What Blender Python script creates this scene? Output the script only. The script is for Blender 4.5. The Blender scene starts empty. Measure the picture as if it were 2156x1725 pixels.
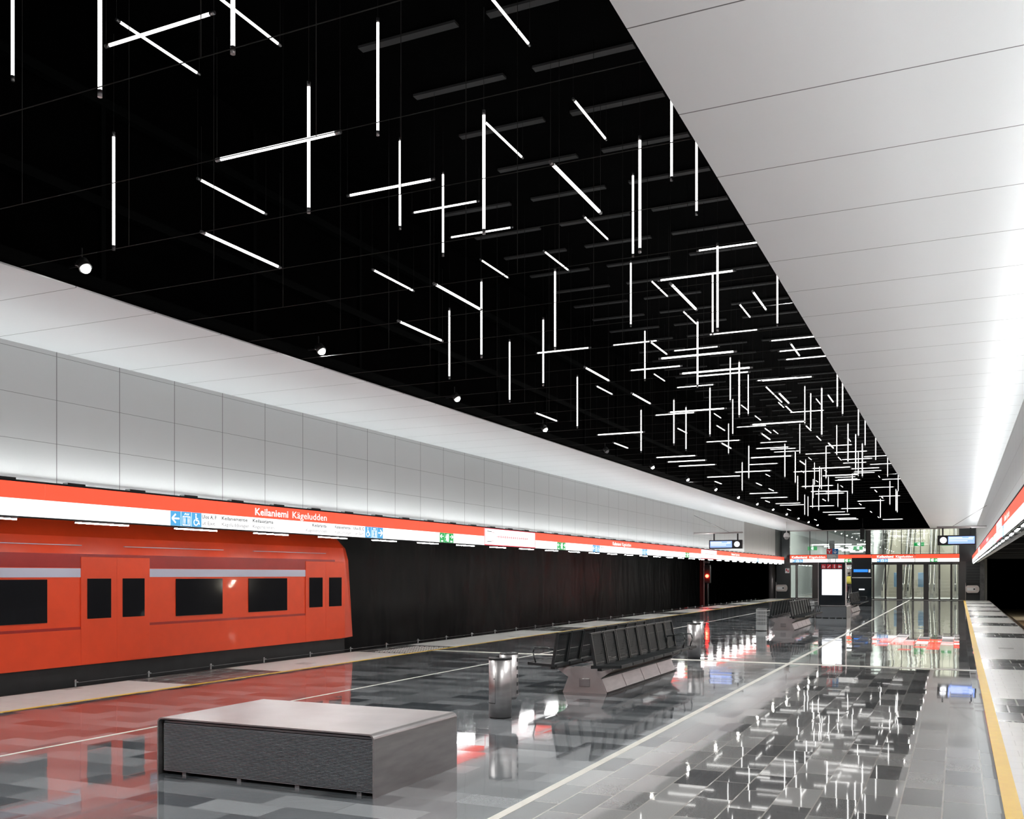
import bpy, bmesh, math, random
from mathutils import Matrix, Vector
random.seed(7)
C = bpy.context.scene.collection
scn = bpy.context.scene

# ---------------------------------------------------------------- camera
F_PX, CX, HY, EYE = 2040.0, 1078.0, 1210.0, 1.6
YAW = math.atan((2018.0 - CX) / F_PX)
cam_data = bpy.data.cameras.new('camera')
cam_data.sensor_width = 36.0
cam_data.sensor_fit = 'HORIZONTAL'
cam_data.lens = F_PX / 2156.0 * 36.0
cam_data.shift_y = (HY - 862.5) / 2156.0
cam_data.clip_start, cam_data.clip_end = 0.05, 300
cam = bpy.data.objects.new('camera', cam_data)
C.objects.link(cam)
cam.location = (0, 0, EYE)
cam.rotation_euler = (math.pi / 2, 0, YAW)
scn.camera = cam

# ---------------------------------------------------------------- world, exposure
world = bpy.data.worlds.new('world')
scn.world = world
world.use_nodes = True
world.node_tree.nodes['Background'].inputs[0].default_value = (0.02, 0.022, 0.025, 1)
world.node_tree.nodes['Background'].inputs[1].default_value = 0.0
scn.view_settings.view_transform = 'Standard'
scn.view_settings.look = 'None'
scn.view_settings.exposure = 0.62
scn.view_settings.gamma = 1.0
scn.view_settings.use_curve_mapping = False
cy = scn.cycles
cy.max_bounces = 7
cy.diffuse_bounces = 4
cy.glossy_bounces = 4
cy.transmission_bounces = 4
cy.transparent_max_bounces = 10
cy.sample_clamp_indirect = 4.0
cy.caustics_reflective = False
cy.caustics_refractive = False
cy.use_denoising = True

# light levels of the lamps in the station
TUBE_E, RED_E, WHITE_E, UP_E, DOWN_E = 2.6, 1.05, 0.85, 6.0, 58.0
SOFFIT_FILL_E = 34.0  # added fill for the soffits, from unseen strips behind the bands
SPOT_W, HALL_E = 620.0, 14.0

# platform geometry (metres; x across, y along the platform, camera at the origin)
PL, PR = -11.37, 1.68            # platform edges
SL, SR = -10.47, 0.77            # faces of the two light-box bands
WL, WR = -10.68, 0.98            # upper walls behind them
OL, OR = -8.1, -1.6              # edges of the dark opening in the ceiling
ZC, ZROOF = 4.5, 7.9
Y0, Y1 = -9.0, 66.0

# ---------------------------------------------------------------- helpers
def tag(o, label=None, cat=None, group=None, kind=None):
    if label: o['label'] = label
    if cat: o['category'] = cat
    if group: o['group'] = group
    if kind: o['kind'] = kind
    return o

def empty(name, loc=(0, 0, 0), rz=0.0):
    o = bpy.data.objects.new(name, None)
    o.empty_display_size = 0.1
    o.location = loc
    o.rotation_euler = (0, 0, rz)
    C.objects.link(o)
    return o

KIDS = {}
def setp(o, parent):
    if parent is not None:
        o.parent = parent
        KIDS.setdefault(parent.name, []).append(o)

class MB:
    def __init__(self): self.bm = bmesh.new(); self.mats = []; self.cur = 0
    def use(self, m):
        if m not in self.mats: self.mats.append(m)
        self.cur = self.mats.index(m); return self
    def _m(self, geom):
        for g in geom:
            if isinstance(g, bmesh.types.BMFace): g.material_index = self.cur
    def box(self, a, b, bevel=0, seg=2):
        r = bmesh.ops.create_cube(self.bm, size=1)
        vs = r['verts']
        for v in vs:
            v.co = Vector([(a[i] + b[i]) / 2 + v.co[i] * (b[i] - a[i]) for i in range(3)])
        fs = set(f for v in vs for f in v.link_faces)
        for f in fs: f.material_index = self.cur
        if bevel:
            es = set(e for v in vs for e in v.link_edges)
            r = bmesh.ops.bevel(self.bm, geom=list(es), offset=bevel, segments=seg, affect='EDGES', profile=0.5)
            for f in r['faces']: f.material_index = self.cur
        return self
    def tube(self, p, q, r, n=10, r2=None):
        p, q = Vector(p), Vector(q); d = q - p
        if d.length < 1e-6: return self
        M = Matrix.Translation((p + q) / 2) @ d.to_track_quat('Z', 'Y').to_matrix().to_4x4()
        res = bmesh.ops.create_cone(self.bm, cap_ends=True, segments=n, radius1=r, radius2=r if r2 is None else r2, depth=d.length, matrix=M)
        for f in set(f for v in res['verts'] for f in v.link_faces):
            f.material_index = self.cur
            if len(f.verts) == 4: f.smooth = True
        return self
    def path(self, pts, r, n=8):
        for a, b in zip(pts, pts[1:]): self.tube(a, b, r, n)
        for a in pts[1:-1]: self.ball(a, (r, r, r), 8, 5)
        return self
    def ball(self, c, rad, n=14, k=8):
        res = bmesh.ops.create_uvsphere(self.bm, u_segments=n, v_segments=k, radius=1,
              matrix=Matrix.Translation(c) @ Matrix.Diagonal((rad[0], rad[1], rad[2], 1)))
        for f in set(f for v in res['verts'] for f in v.link_faces): f.material_index = self.cur; f.smooth = True
        return self
    def prism(self, pts, axis, a, b):
        """closed outline pts (2-D) pushed along axis 0/1/2 from a to b"""
        def P(u, v, w):
            return {0: (w, u, v), 1: (u, w, v), 2: (u, v, w)}[axis]
        A = [self.bm.verts.new(P(u, v, a)) for u, v in pts]
        B = [self.bm.verts.new(P(u, v, b)) for u, v in pts]
        fs = [self.bm.faces.new(A), self.bm.faces.new(B[::-1])]
        n = len(pts)
        for i in range(n): fs.append(self.bm.faces.new((A[i], B[i], B[(i + 1) % n], A[(i + 1) % n])))
        for f in fs: f.material_index = self.cur
        return self
    def loft(self, rings, cap=True, smooth=True):
        R = [[self.bm.verts.new(p) for p in r] for r in rings]
        n = len(R[0])
        for a, b in zip(R, R[1:]):
            for i in range(n):
                f = self.bm.faces.new((a[i], a[(i + 1) % n], b[(i + 1) % n], b[i]))
                f.material_index = self.cur; f.smooth = smooth
        if cap:
            for f in (self.bm.faces.new(R[0][::-1]), self.bm.faces.new(R[-1])): f.material_index = self.cur
        return self
    def lathe(self, prof, c=(0, 0, 0), n=24):
        rings = [[(c[0] + r * math.cos(2 * math.pi * i / n), c[1] + r * math.sin(2 * math.pi * i / n), c[2] + z) for i in range(n)] for r, z in prof]
        return self.loft(rings)
    def quad(self, pts):
        f = self.bm.faces.new([self.bm.verts.new(p) for p in pts]); f.material_index = self.cur
        return self
    def xf(self, M):
        bmesh.ops.transform(self.bm, matrix=M, verts=self.bm.verts[:]); return self
    def build(self, name, mat=None, parent=None, loc=None):
        bmesh.ops.recalc_face_normals(self.bm, faces=self.bm.faces[:])
        me = bpy.data.meshes.new(name)
        self.bm.to_mesh(me); self.bm.free()
        ms = self.mats if self.mats else [mat]
        for m in ms: me.materials.append(m)
        o = bpy.data.objects.new(name, me)
        C.objects.link(o)
        setp(o, parent)
        if loc: o.location = loc
        return o

def struct(name, mb, mat):
    return tag(mb.build(name, mat), kind='structure')

def copy_tree(o, parent=None):
    c = o.copy(); C.objects.link(c)
    if parent is not None: c.parent = parent
    for ch in KIDS.get(o.name, []):
        d = copy_tree(ch, c)
        KIDS.setdefault(c.name, []).append(d)
    return c

ORD = ['first', 'second', 'third', 'fourth', 'fifth', 'sixth', 'seventh', 'eighth', 'ninth', 'tenth', 'eleventh', 'twelfth',
       'thirteenth', 'fourteenth', 'fifteenth', 'sixteenth', 'seventeenth', 'eighteenth', 'nineteenth']
TENS = ['twentieth', 'thirtieth', 'fortieth', 'fiftieth', 'sixtieth']
TN = ['twenty', 'thirty', 'forty', 'fifty', 'sixty']
def nth(i):
    n = i + 1
    if n < 20: return ORD[i]
    if n % 10 == 0: return TENS[n // 10 - 2]
    return TN[n // 10 - 2] + '-' + ORD[n % 10 - 1]

# ---------------------------------------------------------------- materials
def mat(name, col, rough=0.5, metal=0.0, emit=None, estr=0.0, spec=0.5, coat=0.0):
    m = bpy.data.materials.new(name); m.use_nodes = True
    b = m.node_tree.nodes['Principled BSDF']
    b.inputs['Base Color'].default_value = (*col, 1)
    b.inputs['Roughness'].default_value = rough
    b.inputs['Metallic'].default_value = metal
    b.inputs['Specular IOR Level'].default_value = spec
    b.inputs['Coat Weight'].default_value = coat
    if emit:
        b.inputs['Emission Color'].default_value = (*emit, 1)
        b.inputs['Emission Strength'].default_value = estr
    return m

def nodes(m):
    return m.node_tree.nodes, m.node_tree.links, m.node_tree.nodes['Principled BSDF']

def vary(m, scale=(1, 1, 1), amount=0.15, rough_amt=0.0, noise=4.0, bump=0.0):
    """low-contrast procedural mottling of colour, gloss and surface"""
    N, L, b = nodes(m)
    g = N.new('ShaderNodeNewGeometry')
    mp = N.new('ShaderNodeMapping'); mp.inputs['Scale'].default_value = scale
    n = N.new('ShaderNodeTexNoise'); n.inputs['Scale'].default_value = noise; n.inputs['Detail'].default_value = 3
    L.new(g.outputs['Position'], mp.inputs[0]); L.new(mp.outputs[0], n.inputs['Vector'])
    base = b.inputs['Base Color'].default_value[:]
    r = N.new('ShaderNodeValToRGB')
    r.color_ramp.elements[0].color = tuple(c * (1 - amount) for c in base[:3]) + (1,)
    r.color_ramp.elements[1].color = tuple(min(1, c * (1 + amount)) for c in base[:3]) + (1,)
    r.color_ramp.elements[0].position = 0.3; r.color_ramp.elements[1].position = 0.7
    L.new(n.outputs['Fac'], r.inputs[0]); L.new(r.outputs[0], b.inputs['Base Color'])
    if rough_amt:
        mr = N.new('ShaderNodeMapRange')
        v = b.inputs['Roughness'].default_value
        mr.inputs['To Min'].default_value = max(0, v - rough_amt); mr.inputs['To Max'].default_value = v + rough_amt
        L.new(n.outputs['Fac'], mr.inputs[0]); L.new(mr.outputs[0], b.inputs['Roughness'])
    if bump:
        bp = N.new('ShaderNodeBump'); bp.inputs['Strength'].default_value = bump
        L.new(n.outputs['Fac'], bp.inputs['Height']); L.new(bp.outputs[0], b.inputs['Normal'])
    return m

def math_node(N, L, op, a, b=None, c=None):
    n = N.new('ShaderNodeMath'); n.operation = op
    for i, v in enumerate((a, b, c)):
        if v is None: continue
        if isinstance(v, (int, float)): n.inputs[i].default_value = v
        else: L.new(v, n.inputs[i])
    return n.outputs[0]

def line_mask(N, L, coord, period, offset, width):
    """1 inside a thin joint that repeats along coord"""
    t = math_node(N, L, 'SUBTRACT', coord, offset)
    t = math_node(N, L, 'DIVIDE', t, period)
    t = math_node(N, L, 'FRACT', t)
    t = math_node(N, L, 'SUBTRACT', t, 0.5)
    t = math_node(N, L, 'ABSOLUTE', t)
    return math_node(N, L, 'GREATER_THAN', t, 0.5 - width / period / 2)

def panel_mat(name, col, rough, joints, jcol, spec=0.5):
    """smooth panels with dark joints; joints = [(axis, period, offset, width)]"""
    m = mat(name, col, rough, spec=spec)
    N, L, b = nodes(m)
    g = N.new('ShaderNodeNewGeometry'); s = N.new('ShaderNodeSeparateXYZ'); L.new(g.outputs['Position'], s.inputs[0])
    mask = None
    for ax, per, off, w in joints:
        k = line_mask(N, L, s.outputs[ax], per, off, w)
        mask = k if mask is None else math_node(N, L, 'MAXIMUM', mask, k)
    n = N.new('ShaderNodeTexNoise'); n.inputs['Scale'].default_value = 0.6; n.inputs['Detail'].default_value = 2
    L.new(g.outputs['Position'], n.inputs['Vector'])
    r = N.new('ShaderNodeValToRGB')
    r.color_ramp.elements[0].color = tuple(c * 0.95 for c in col) + (1,); r.color_ramp.elements[1].color = (*col, 1)
    L.new(n.outputs['Fac'], r.inputs[0])
    mx = N.new('ShaderNodeMix'); mx.data_type = 'RGBA'
    L.new(mask, mx.inputs['Factor']); L.new(r.outputs[0], mx.inputs['A']); mx.inputs['B'].default_value = (*jcol, 1)
    L.new(mx.outputs['Result'], b.inputs['Base Color'])
    return m

def granite(name, c1, c2, joint, bw, bh, swap, rough, mortar=0.006, loc=(0, 0, 0), rlo=None, bump=0.011, speck=0.18, coat=0.0, tilt=0.006):
    m = mat(name, c1, rough)
    N, L, b = nodes(m)
    g = N.new('ShaderNodeNewGeometry')
    mp = N.new('ShaderNodeMapping')
    mp.inputs['Location'].default_value = loc
    if swap: mp.inputs['Rotation'].default_value = (0, 0, math.pi / 2)
    L.new(g.outputs['Position'], mp.inputs[0])
    br = N.new('ShaderNodeTexBrick')
    br.inputs['Scale'].default_value = 1.0
    br.inputs['Brick Width'].default_value = bw; br.inputs['Row Height'].default_value = bh
    br.inputs['Mortar Size'].default_value = mortar; br.inputs['Mortar Smooth'].default_value = 0.0
    br.offset = 0.37; br.offset_frequency = 2
    b.inputs['Coat Weight'].default_value = coat; b.inputs['Coat Roughness'].default_value = 0.03
    br.inputs['Color1'].default_value = (0, 0, 0, 1); br.inputs['Color2'].default_value = (1, 1, 1, 1)
    br.inputs['Mortar'].default_value = (0.5, 0.5, 0.5, 1)
    L.new(mp.outputs[0], br.inputs['Vector'])
    n = N.new('ShaderNodeTexNoise'); n.inputs['Scale'].default_value = 0.8; n.inputs['Detail'].default_value = 2
    L.new(g.outputs['Position'], n.inputs['Vector'])
    f = math_node(N, L, 'MULTIPLY_ADD', n.outputs['Fac'], 0.45, -0.22)
    f = math_node(N, L, 'ADD', br.outputs['Color'], f)
    r = N.new('ShaderNodeValToRGB')
    r.color_ramp.elements[0].color = (*c1, 1); r.color_ramp.elements[1].color = (*c2, 1)
    L.new(f, r.inputs[0])
    n2 = N.new('ShaderNodeTexNoise'); n2.inputs['Scale'].default_value = 90; n2.inputs['Detail'].default_value = 1
    L.new(g.outputs['Position'], n2.inputs['Vector'])
    sp = N.new('ShaderNodeMix'); sp.data_type = 'RGBA'; sp.blend_type = 'MULTIPLY'; sp.inputs['Factor'].default_value = speck
    L.new(r.outputs[0], sp.inputs['A']); L.new(n2.outputs['Fac'], sp.inputs['B'])
    mx = N.new('ShaderNodeMix'); mx.data_type = 'RGBA'
    L.new(br.outputs['Fac'], mx.inputs['Factor']); L.new(sp.outputs['Result'], mx.inputs['A'])
    mx.inputs['B'].default_value = (*joint, 1)
    L.new(mx.outputs['Result'], b.inputs['Base Color'])
    mr = N.new('ShaderNodeMapRange')
    mr.inputs['To Min'].default_value = rough * 0.8; mr.inputs['To Max'].default_value = rough * 1.25
    L.new(br.outputs['Color'], mr.inputs[0]); L.new(mr.outputs[0], b.inputs['Roughness'])
    n3 = N.new('ShaderNodeTexNoise'); n3.inputs['Scale'].default_value = 1.6; n3.inputs['Detail'].default_value = 1
    L.new(g.outputs['Position'], n3.inputs['Vector'])
    bp = N.new('ShaderNodeBump'); bp.inputs['Strength'].default_value = bump; bp.inputs['Distance'].default_value = 0.02
    wn = N.new('ShaderNodeTexWhiteNoise'); wn.noise_dimensions = '1D'          # every tile lies a hair out of level
    L.new(math_node(N, L, 'MULTIPLY', br.outputs['Color'], 977.0), wn.inputs['W'])
    v1 = N.new('ShaderNodeVectorMath'); v1.operation = 'MULTIPLY_ADD'
    L.new(wn.outputs['Color'], v1.inputs[0]); v1.inputs[1].default_value = (tilt, tilt, 0); v1.inputs[2].default_value = (-tilt / 2, -tilt / 2, 0)
    v2 = N.new('ShaderNodeVectorMath'); v2.operation = 'ADD'; L.new(v1.outputs[0], v2.inputs[0]); L.new(g.outputs['Normal'], v2.inputs[1])
    v3 = N.new('ShaderNodeVectorMath'); v3.operation = 'NORMALIZE'; L.new(v2.outputs[0], v3.inputs[0]); L.new(v3.outputs[0], bp.inputs['Normal'])
    h = math_node(N, L, 'MULTIPLY_ADD', br.outputs['Color'], 0.05, n3.outputs['Fac'])
    L.new(h, bp.inputs['Height']); L.new(bp.outputs[0], b.inputs['Normal']); L.new(bp.outputs[0], b.inputs['Coat Normal'])
    return m

def glass_mat(name, tint=(0.9, 0.95, 0.93), refl=0.12):
    m = bpy.data.materials.new(name); m.use_nodes = True
    N, L = m.node_tree.nodes, m.node_tree.links
    N.clear()
    out = N.new('ShaderNodeOutputMaterial'); mx = N.new('ShaderNodeMixShader')
    t = N.new('ShaderNodeBsdfTransparent'); t.inputs[0].default_value = (*tint, 1)
    gl = N.new('ShaderNodeBsdfGlossy'); gl.inputs['Roughness'].default_value = 0.01
    lw = N.new('ShaderNodeFresnel'); lw.inputs['IOR'].default_value = 1.5
    a = math_node(N, L, 'MULTIPLY_ADD', lw.outputs[0], 1.0, refl)
    L.new(a, mx.inputs[0]); L.new(t.outputs[0], mx.inputs[1]); L.new(gl.outputs[0], mx.inputs[2]); L.new(mx.outputs[0], out.inputs[0])
    return m

def mesh_panel_mat(name, col):
    """perforated sheet: real holes cut by a dot pattern"""
    m = mat(name, col, 0.5, 0.0, spec=0.3)
    N, L, b = nodes(m)
    tc = N.new('ShaderNodeTexCoord')
    s = N.new('ShaderNodeSeparateXYZ'); L.new(tc.outputs['Object'], s.inputs[0])
    a = math_node(N, L, 'FRACT', math_node(N, L, 'MULTIPLY', s.outputs[1], 55.0))
    zz = math_node(N, L, 'ADD', s.outputs[2], s.outputs[0])
    c = math_node(N, L, 'FRACT', math_node(N, L, 'MULTIPLY', zz, 55.0))
    h1 = math_node(N, L, 'LESS_THAN', math_node(N, L, 'ABSOLUTE', math_node(N, L, 'SUBTRACT', a, 0.5)), 0.33)
    h2 = math_node(N, L, 'LESS_THAN', math_node(N, L, 'ABSOLUTE', math_node(N, L, 'SUBTRACT', c, 0.5)), 0.33)
    hole = math_node(N, L, 'MULTIPLY', h1, h2)
    al = math_node(N, L, 'SUBTRACT', 1.0, hole)
    L.new(al, b.inputs['Alpha'])
    return m

W_ = (0.80, 0.80, 0.78)
M = dict(
    floor_dark=granite('granite_across', (0.045, 0.052, 0.058), (0.22, 0.235, 0.245), (0.10, 0.105, 0.11), 0.60, 0.30, False, 0.06, 0.004, coat=0.4),
    floor_light=granite('granite_along', (0.10, 0.103, 0.107), (0.34, 0.345, 0.34), (0.36, 0.35, 0.33), 0.60, 0.27, True, 0.03, 0.005, (0.06, 0.1, 0), coat=0.4),  # tile tone raised to put the white soffit's reflected light into the colour
    edge_white=granite('edge_tile_white', (0.80, 0.78, 0.75), (0.86, 0.85, 0.82), (0.66, 0.65, 0.62), 0.30, 0.30, False, 0.34, 0.004, speck=0.06),
    edge_dark=granite('edge_tile_dark', (0.13, 0.13, 0.13), (0.20, 0.20, 0.20), (0.70, 0.69, 0.66), 0.33, 0.70, False, 0.22, 0.010, speck=0.1),
    strip=vary(mat('guide_strip', (0.52, 0.51, 0.47), 0.3), amount=0.1),
    yellow=vary(mat('yellow_tactile_line', (1.0, 0.62, 0.05), 0.4), amount=0.05, noise=8),
    concrete=vary(mat('concrete', (0.10, 0.10, 0.10), 0.8), amount=0.3, bump=0.1),
    soffit=panel_mat('white_soffit_panel', (0.82, 0.84, 0.85), 0.33, [(1, 1.06, 7.05 - 1.06 * 10, 0.010)], (0.12, 0.12, 0.12)),
    wallp=panel_mat('grey_wall_panel', (0.76, 0.77, 0.77), 0.4, [(1, 1.045, 8.99 - 1.045 * 20, 0.012), (2, 0.57, 3.30, 0.005)], (0.22, 0.22, 0.22)),
    black=vary(mat('black_paint', (0.0012, 0.0012, 0.0013), 0.8, spec=0.02), amount=0.4),
    voidsteel=mat('black_painted_steel', (0.0015, 0.002, 0.002), 0.7, spec=0.04),
    darkwire=mat('dark_wire', (0.03, 0.03, 0.03), 0.6, spec=0.1),
    blacksteel=mat('black_steel', (0.012, 0.013, 0.014), 0.45, 0.2),
    darkslat=mat('dark_grey_strip', (0.085, 0.085, 0.088), 0.6, spec=0.1),
    rock=mat('black_tunnel_lining', (0.0045, 0.005, 0.0055), 0.5, spec=0.25),
    tube=mat('lit_tube', (1, 1, 1), 0.3, emit=(1.0, 0.99, 0.96), estr=TUBE_E),
    cap=mat('tube_cap_metal', (0.35, 0.35, 0.36), 0.35, 0.9),
    wire=mat('wire_steel', (0.30, 0.30, 0.30), 0.4, 0.8),
    red_lit=mat('lit_red_panel', (0.5, 0.02, 0.01), 0.35, emit=(1.0, 0.068, 0.030), estr=RED_E),
    white_lit=mat('lit_white_panel', (0.8, 0.8, 0.8), 0.35, emit=(1, 1, 1), estr=WHITE_E),
    blue_lit=mat('lit_blue_panel', (0.02, 0.10, 0.2), 0.35, emit=(0.055, 0.27, 0.50), estr=1.0),
    green_lit=mat('lit_green_panel', (0, 0.1, 0.03), 0.35, emit=(0.0, 0.27, 0.055), estr=1.0),
    grey_ink=mat('grey_lettering', (0.03, 0.03, 0.035), 0.5),
    pale_ink=mat('pale_grey_lettering', (0.35, 0.35, 0.36), 0.5, emit=(1, 1, 1), estr=0.12),
    crimson=mat('crimson_line', (0.5, 0.02, 0.03), 0.4, emit=(0.75, 0.03, 0.06), estr=0.8),
    uplight=mat('lit_uplight', (1, 1, 1), 0.4, emit=(0.97, 1.0, 1.0), estr=UP_E),
    soffitfill=mat('lit_soffit_fill', (1, 1, 1), 0.4, emit=(0.96, 1.0, 1.0), estr=SOFFIT_FILL_E),  # added soffit fill
    downlight=mat('lit_downlight', (1, 1, 1), 0.4, emit=(0.99, 1.0, 0.99), estr=DOWN_E),
    spotface=mat('lit_spot_face', (1, 1, 1), 0.4, emit=(1.0, 0.97, 0.9), estr=40.0),
    steel=vary(mat('brushed_steel', (0.36, 0.35, 0.35), 0.36, 0.85), scale=(1, 1, 6), amount=0.12, rough_amt=0.05, noise=3),
    steel_matt=vary(mat('satin_steel', (0.50, 0.455, 0.45), 0.4, 0.45), amount=0.08, rough_amt=0.05, noise=2),
    louvre=mat('louvre_dark_steel', (0.30, 0.33, 0.35), 0.4, 0.7),
    void=mat('dark_recess', (0.01, 0.011, 0.012), 0.8),
    rubber=mat('black_rubber', (0.015, 0.015, 0.016), 0.5),
    seat=mesh_panel_mat('perforated_black_sheet', (0.008, 0.011, 0.012)),
    seatframe=mat('dark_green_black_frame', (0.010, 0.013, 0.014), 0.35, 0.0),
    train_red=vary(mat('train_orange_red', (0.80, 0.070, 0.018), 0.32, coat=0.1), amount=0.04),
    train_dark=vary(mat('train_dark_red', (0.36, 0.022, 0.018), 0.3, coat=0.3), amount=0.05),
    train_glass=mat('train_window_glass', (0.012, 0.012, 0.014), 0.05, spec=0.8),
    lavender=mat('train_grey_lavender', (0.55, 0.55, 0.66), 0.3),
    underframe=vary(mat('train_underframe', (0.012, 0.012, 0.013), 0.6), amount=0.3),
    glass=glass_mat('clear_glass'),
    door_frame=mat('dark_bronze_frame', (0.07, 0.068, 0.066), 0.3, 0.7),
    hall_wall=vary(mat('hall_wall', (0.42, 0.44, 0.44), 0.6), amount=0.08, noise=0.5),
    hall_beige=panel_mat('hall_beige_panel', (0.62, 0.58, 0.50), 0.5, [(2, 0.45, 0, 0.02)], (0.25, 0.23, 0.2)),
    hall_floor=vary(mat('hall_floor', (0.30, 0.30, 0.30), 0.2), amount=0.1),
    hall_lamp=mat('lit_hall_lamp', (1, 1, 1), 0.4, emit=(1.0, 0.98, 0.93), estr=HALL_E),
    ribbed=panel_mat('ribbed_steel_panel', (0.42, 0.40, 0.38), 0.4, [(1, 0.42, 0.1, 0.06)], (0.12, 0.12, 0.12)),
    darkpanel=mat('dark_green_black_panel', (0.02, 0.023, 0.024), 0.4),
    screen_blue=mat('lit_blue_screen', (0.1, 0.2, 0.6), 0.3, emit=(0.28, 0.42, 0.95), estr=0.9),
    screen_white=mat('lit_white_screen', (0.8, 0.8, 0.8), 0.3, emit=(0.88, 0.93, 1.0), estr=1.1),
    screen_text=mat('lit_screen_text', (0.8, 0.8, 0.8), 0.3, emit=(0.9, 0.95, 1.0), estr=1.2),
    sign_blue=mat('sign_blue', (0.01, 0.16, 0.45), 0.4),
    sign_red=mat('sign_red', (0.55, 0.02, 0.03), 0.4),
    sign_white=mat('sign_white', (0.8, 0.8, 0.8), 0.4),
    sign_grey=mat('sign_grey', (0.35, 0.36, 0.36), 0.4),
    pink_steel=mat('gate_sheet', (0.62, 0.55, 0.52), 0.35, 0.6),
    gravel=vary(mat('ballast_gravel', (0.55, 0.48, 0.37), 0.9), amount=0.45, noise=22, bump=0.15),
    rail=mat('rail_steel', (0.25, 0.2, 0.17), 0.4, 0.8),
    sleeper=mat('sleeper_wood', (0.30, 0.20, 0.12), 0.8),
    redlamp=mat('lit_red_lens', (1, 0, 0), 0.3, emit=(1.0, 0.006, 0.003), estr=110.0),
    dark_red=mat('dark_red_paint', (0.10, 0.003, 0.003), 0.5),
    white_plastic=mat('white_plastic', (0.8, 0.8, 0.8), 0.4),
    esc_step=mat('escalator_step', (0.30, 0.28, 0.24), 0.4, 0.3),
    esc_side=mat('escalator_side_panel', (0.36, 0.34, 0.29), 0.4, 0.2),
    handrail=mat('black_handrail', (0.01, 0.01, 0.01), 0.4),
    skin=mat('skin', (0.55, 0.34, 0.25), 0.5),
    hivis=mat('yellow_vest', (0.80, 0.75, 0.12), 0.7),
    navy=mat('dark_trousers', (0.02, 0.02, 0.03), 0.8),
    hair=mat('dark_hair', (0.03, 0.02, 0.015), 0.6),
)
# tunnel lining: long vertical folds with dull sheen
def fold(m):
    N, L, b = nodes(m)
    g = N.new('ShaderNodeNewGeometry'); mp = N.new('ShaderNodeMapping'); mp.inputs['Scale'].default_value = (1, 0.75, 0.2)
    n = N.new('ShaderNodeTexNoise'); n.inputs['Scale'].default_value = 1.1; n.inputs['Detail'].default_value = 2
    n.inputs['Distortion'].default_value = 0.3
    L.new(g.outputs['Position'], mp.inputs[0]); L.new(mp.outputs[0], n.inputs['Vector'])
    bp = N.new('ShaderNodeBump'); bp.inputs['Strength'].default_value = 0.9; bp.inputs['Distance'].default_value = 0.25
    L.new(n.outputs['Fac'], bp.inputs['Height']); L.new(bp.outputs[0], b.inputs['Normal'])
fold(M['rock'])

# ---------------------------------------------------------------- writing and marks
TXT = {}
def text_mesh(body, size, bold=0.0, align='LEFT', width=None):
    """lettering laid in the local x-z plane, facing -y"""
    cu = bpy.data.curves.new('t', 'FONT'); cu.body = body; cu.size = size; cu.align_x = align
    cu.offset = bold; cu.extrude = 0.0; cu.resolution_u = 2
    o = bpy.data.objects.new('t', cu); C.objects.link(o)
    dg = bpy.context.evaluated_depsgraph_get()
    me = bpy.data.meshes.new_from_object(o.evaluated_get(dg))
    bpy.data.objects.remove(o); bpy.data.curves.remove(cu)
    if width and len(me.vertices):
        xs = [v.co.x for v in me.vertices]; w = max(xs) - min(xs); x0 = min(xs)
        for v in me.vertices: v.co.x = (v.co.x - x0) * width / w
    return me

FACE = {'+x': Matrix(((0, 0, 1), (1, 0, 0), (0, 1, 0))),      # reads along +y, seen from +x
        '-x': Matrix(((0, 0, -1), (-1, 0, 0), (0, 1, 0))),    # reads along -y, seen from -x
        '-y': Matrix(((1, 0, 0), (0, 0, -1), (0, 1, 0)))}     # reads along +x, seen from -y
def put_text(name, body, size, origin, face, m, parent, bold=0.0, width=None, align='LEFT'):
    me = text_mesh(body, size, bold, align, width)
    me.transform(Matrix.Translation(origin) @ FACE[face].to_4x4())
    me.name = name
    me.materials.clear(); me.materials.append(m)
    o = bpy.data.objects.new(name, me); C.objects.link(o); setp(o, parent)
    return o

def flat(polys, origin, face, m, name, parent, s=1.0):
    """flat mark from 2-D polygons, laid on a face"""
    bm = bmesh.new()
    for p in polys:
        bm.faces.new([bm.verts.new((x * s, y * s, 0)) for x, y in p])
    bmesh.ops.transform(bm, matrix=Matrix.Translation(origin) @ FACE[face].to_4x4(), verts=bm.verts[:])
    me = bpy.data.meshes.new(name); bm.to_mesh(me); bm.free(); me.materials.append(m)
    o = bpy.data.objects.new(name, me); C.objects.link(o); setp(o, parent)
    return o

def circ(x, y, r, n=12): return [(x + r * math.cos(2 * math.pi * i / n), y + r * math.sin(2 * math.pi * i / n)) for i in range(n)]
def rect(x0, y0, x1, y1): return [(x0, y0), (x1, y0), (x1, y1), (x0, y1)]
def bar(x0, y0, x1, y1, w):
    d = math.hypot(x1 - x0, y1 - y0); nx, ny = -(y1 - y0) / d * w / 2, (x1 - x0) / d * w / 2
    return [(x0 + nx, y0 + ny), (x0 - nx, y0 - ny), (x1 - nx, y1 - ny), (x1 + nx, y1 + ny)]
def arrow(d):   # in a unit square, d=-1 left, 1 right
    return [bar(.5 - .33 * d, .5, .5 + .30 * d, .5, .11), bar(.5 + .36 * d, .5, .5 + .02 * d, .80, .12), bar(.5 + .36 * d, .5, .5 + .02 * d, .20, .12)]
def arrow_down():
    return [bar(.5, .85, .5, .2, .11), bar(.5, .14, .2, .45, .11), bar(.5, .14, .8, .45, .11)]
def person_mark(x, y, h, w=.5):
    return [circ(x, y + h * .88, h * .10, 10), [(x - w * h * .28, y + h * .74), (x + w * h * .28, y + h * .74), (x + w * h * .24, y + h * .35), (x + w * h * .14, y), (x - w * h * .14, y), (x - w * h * .24, y + h * .35)]]
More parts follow.
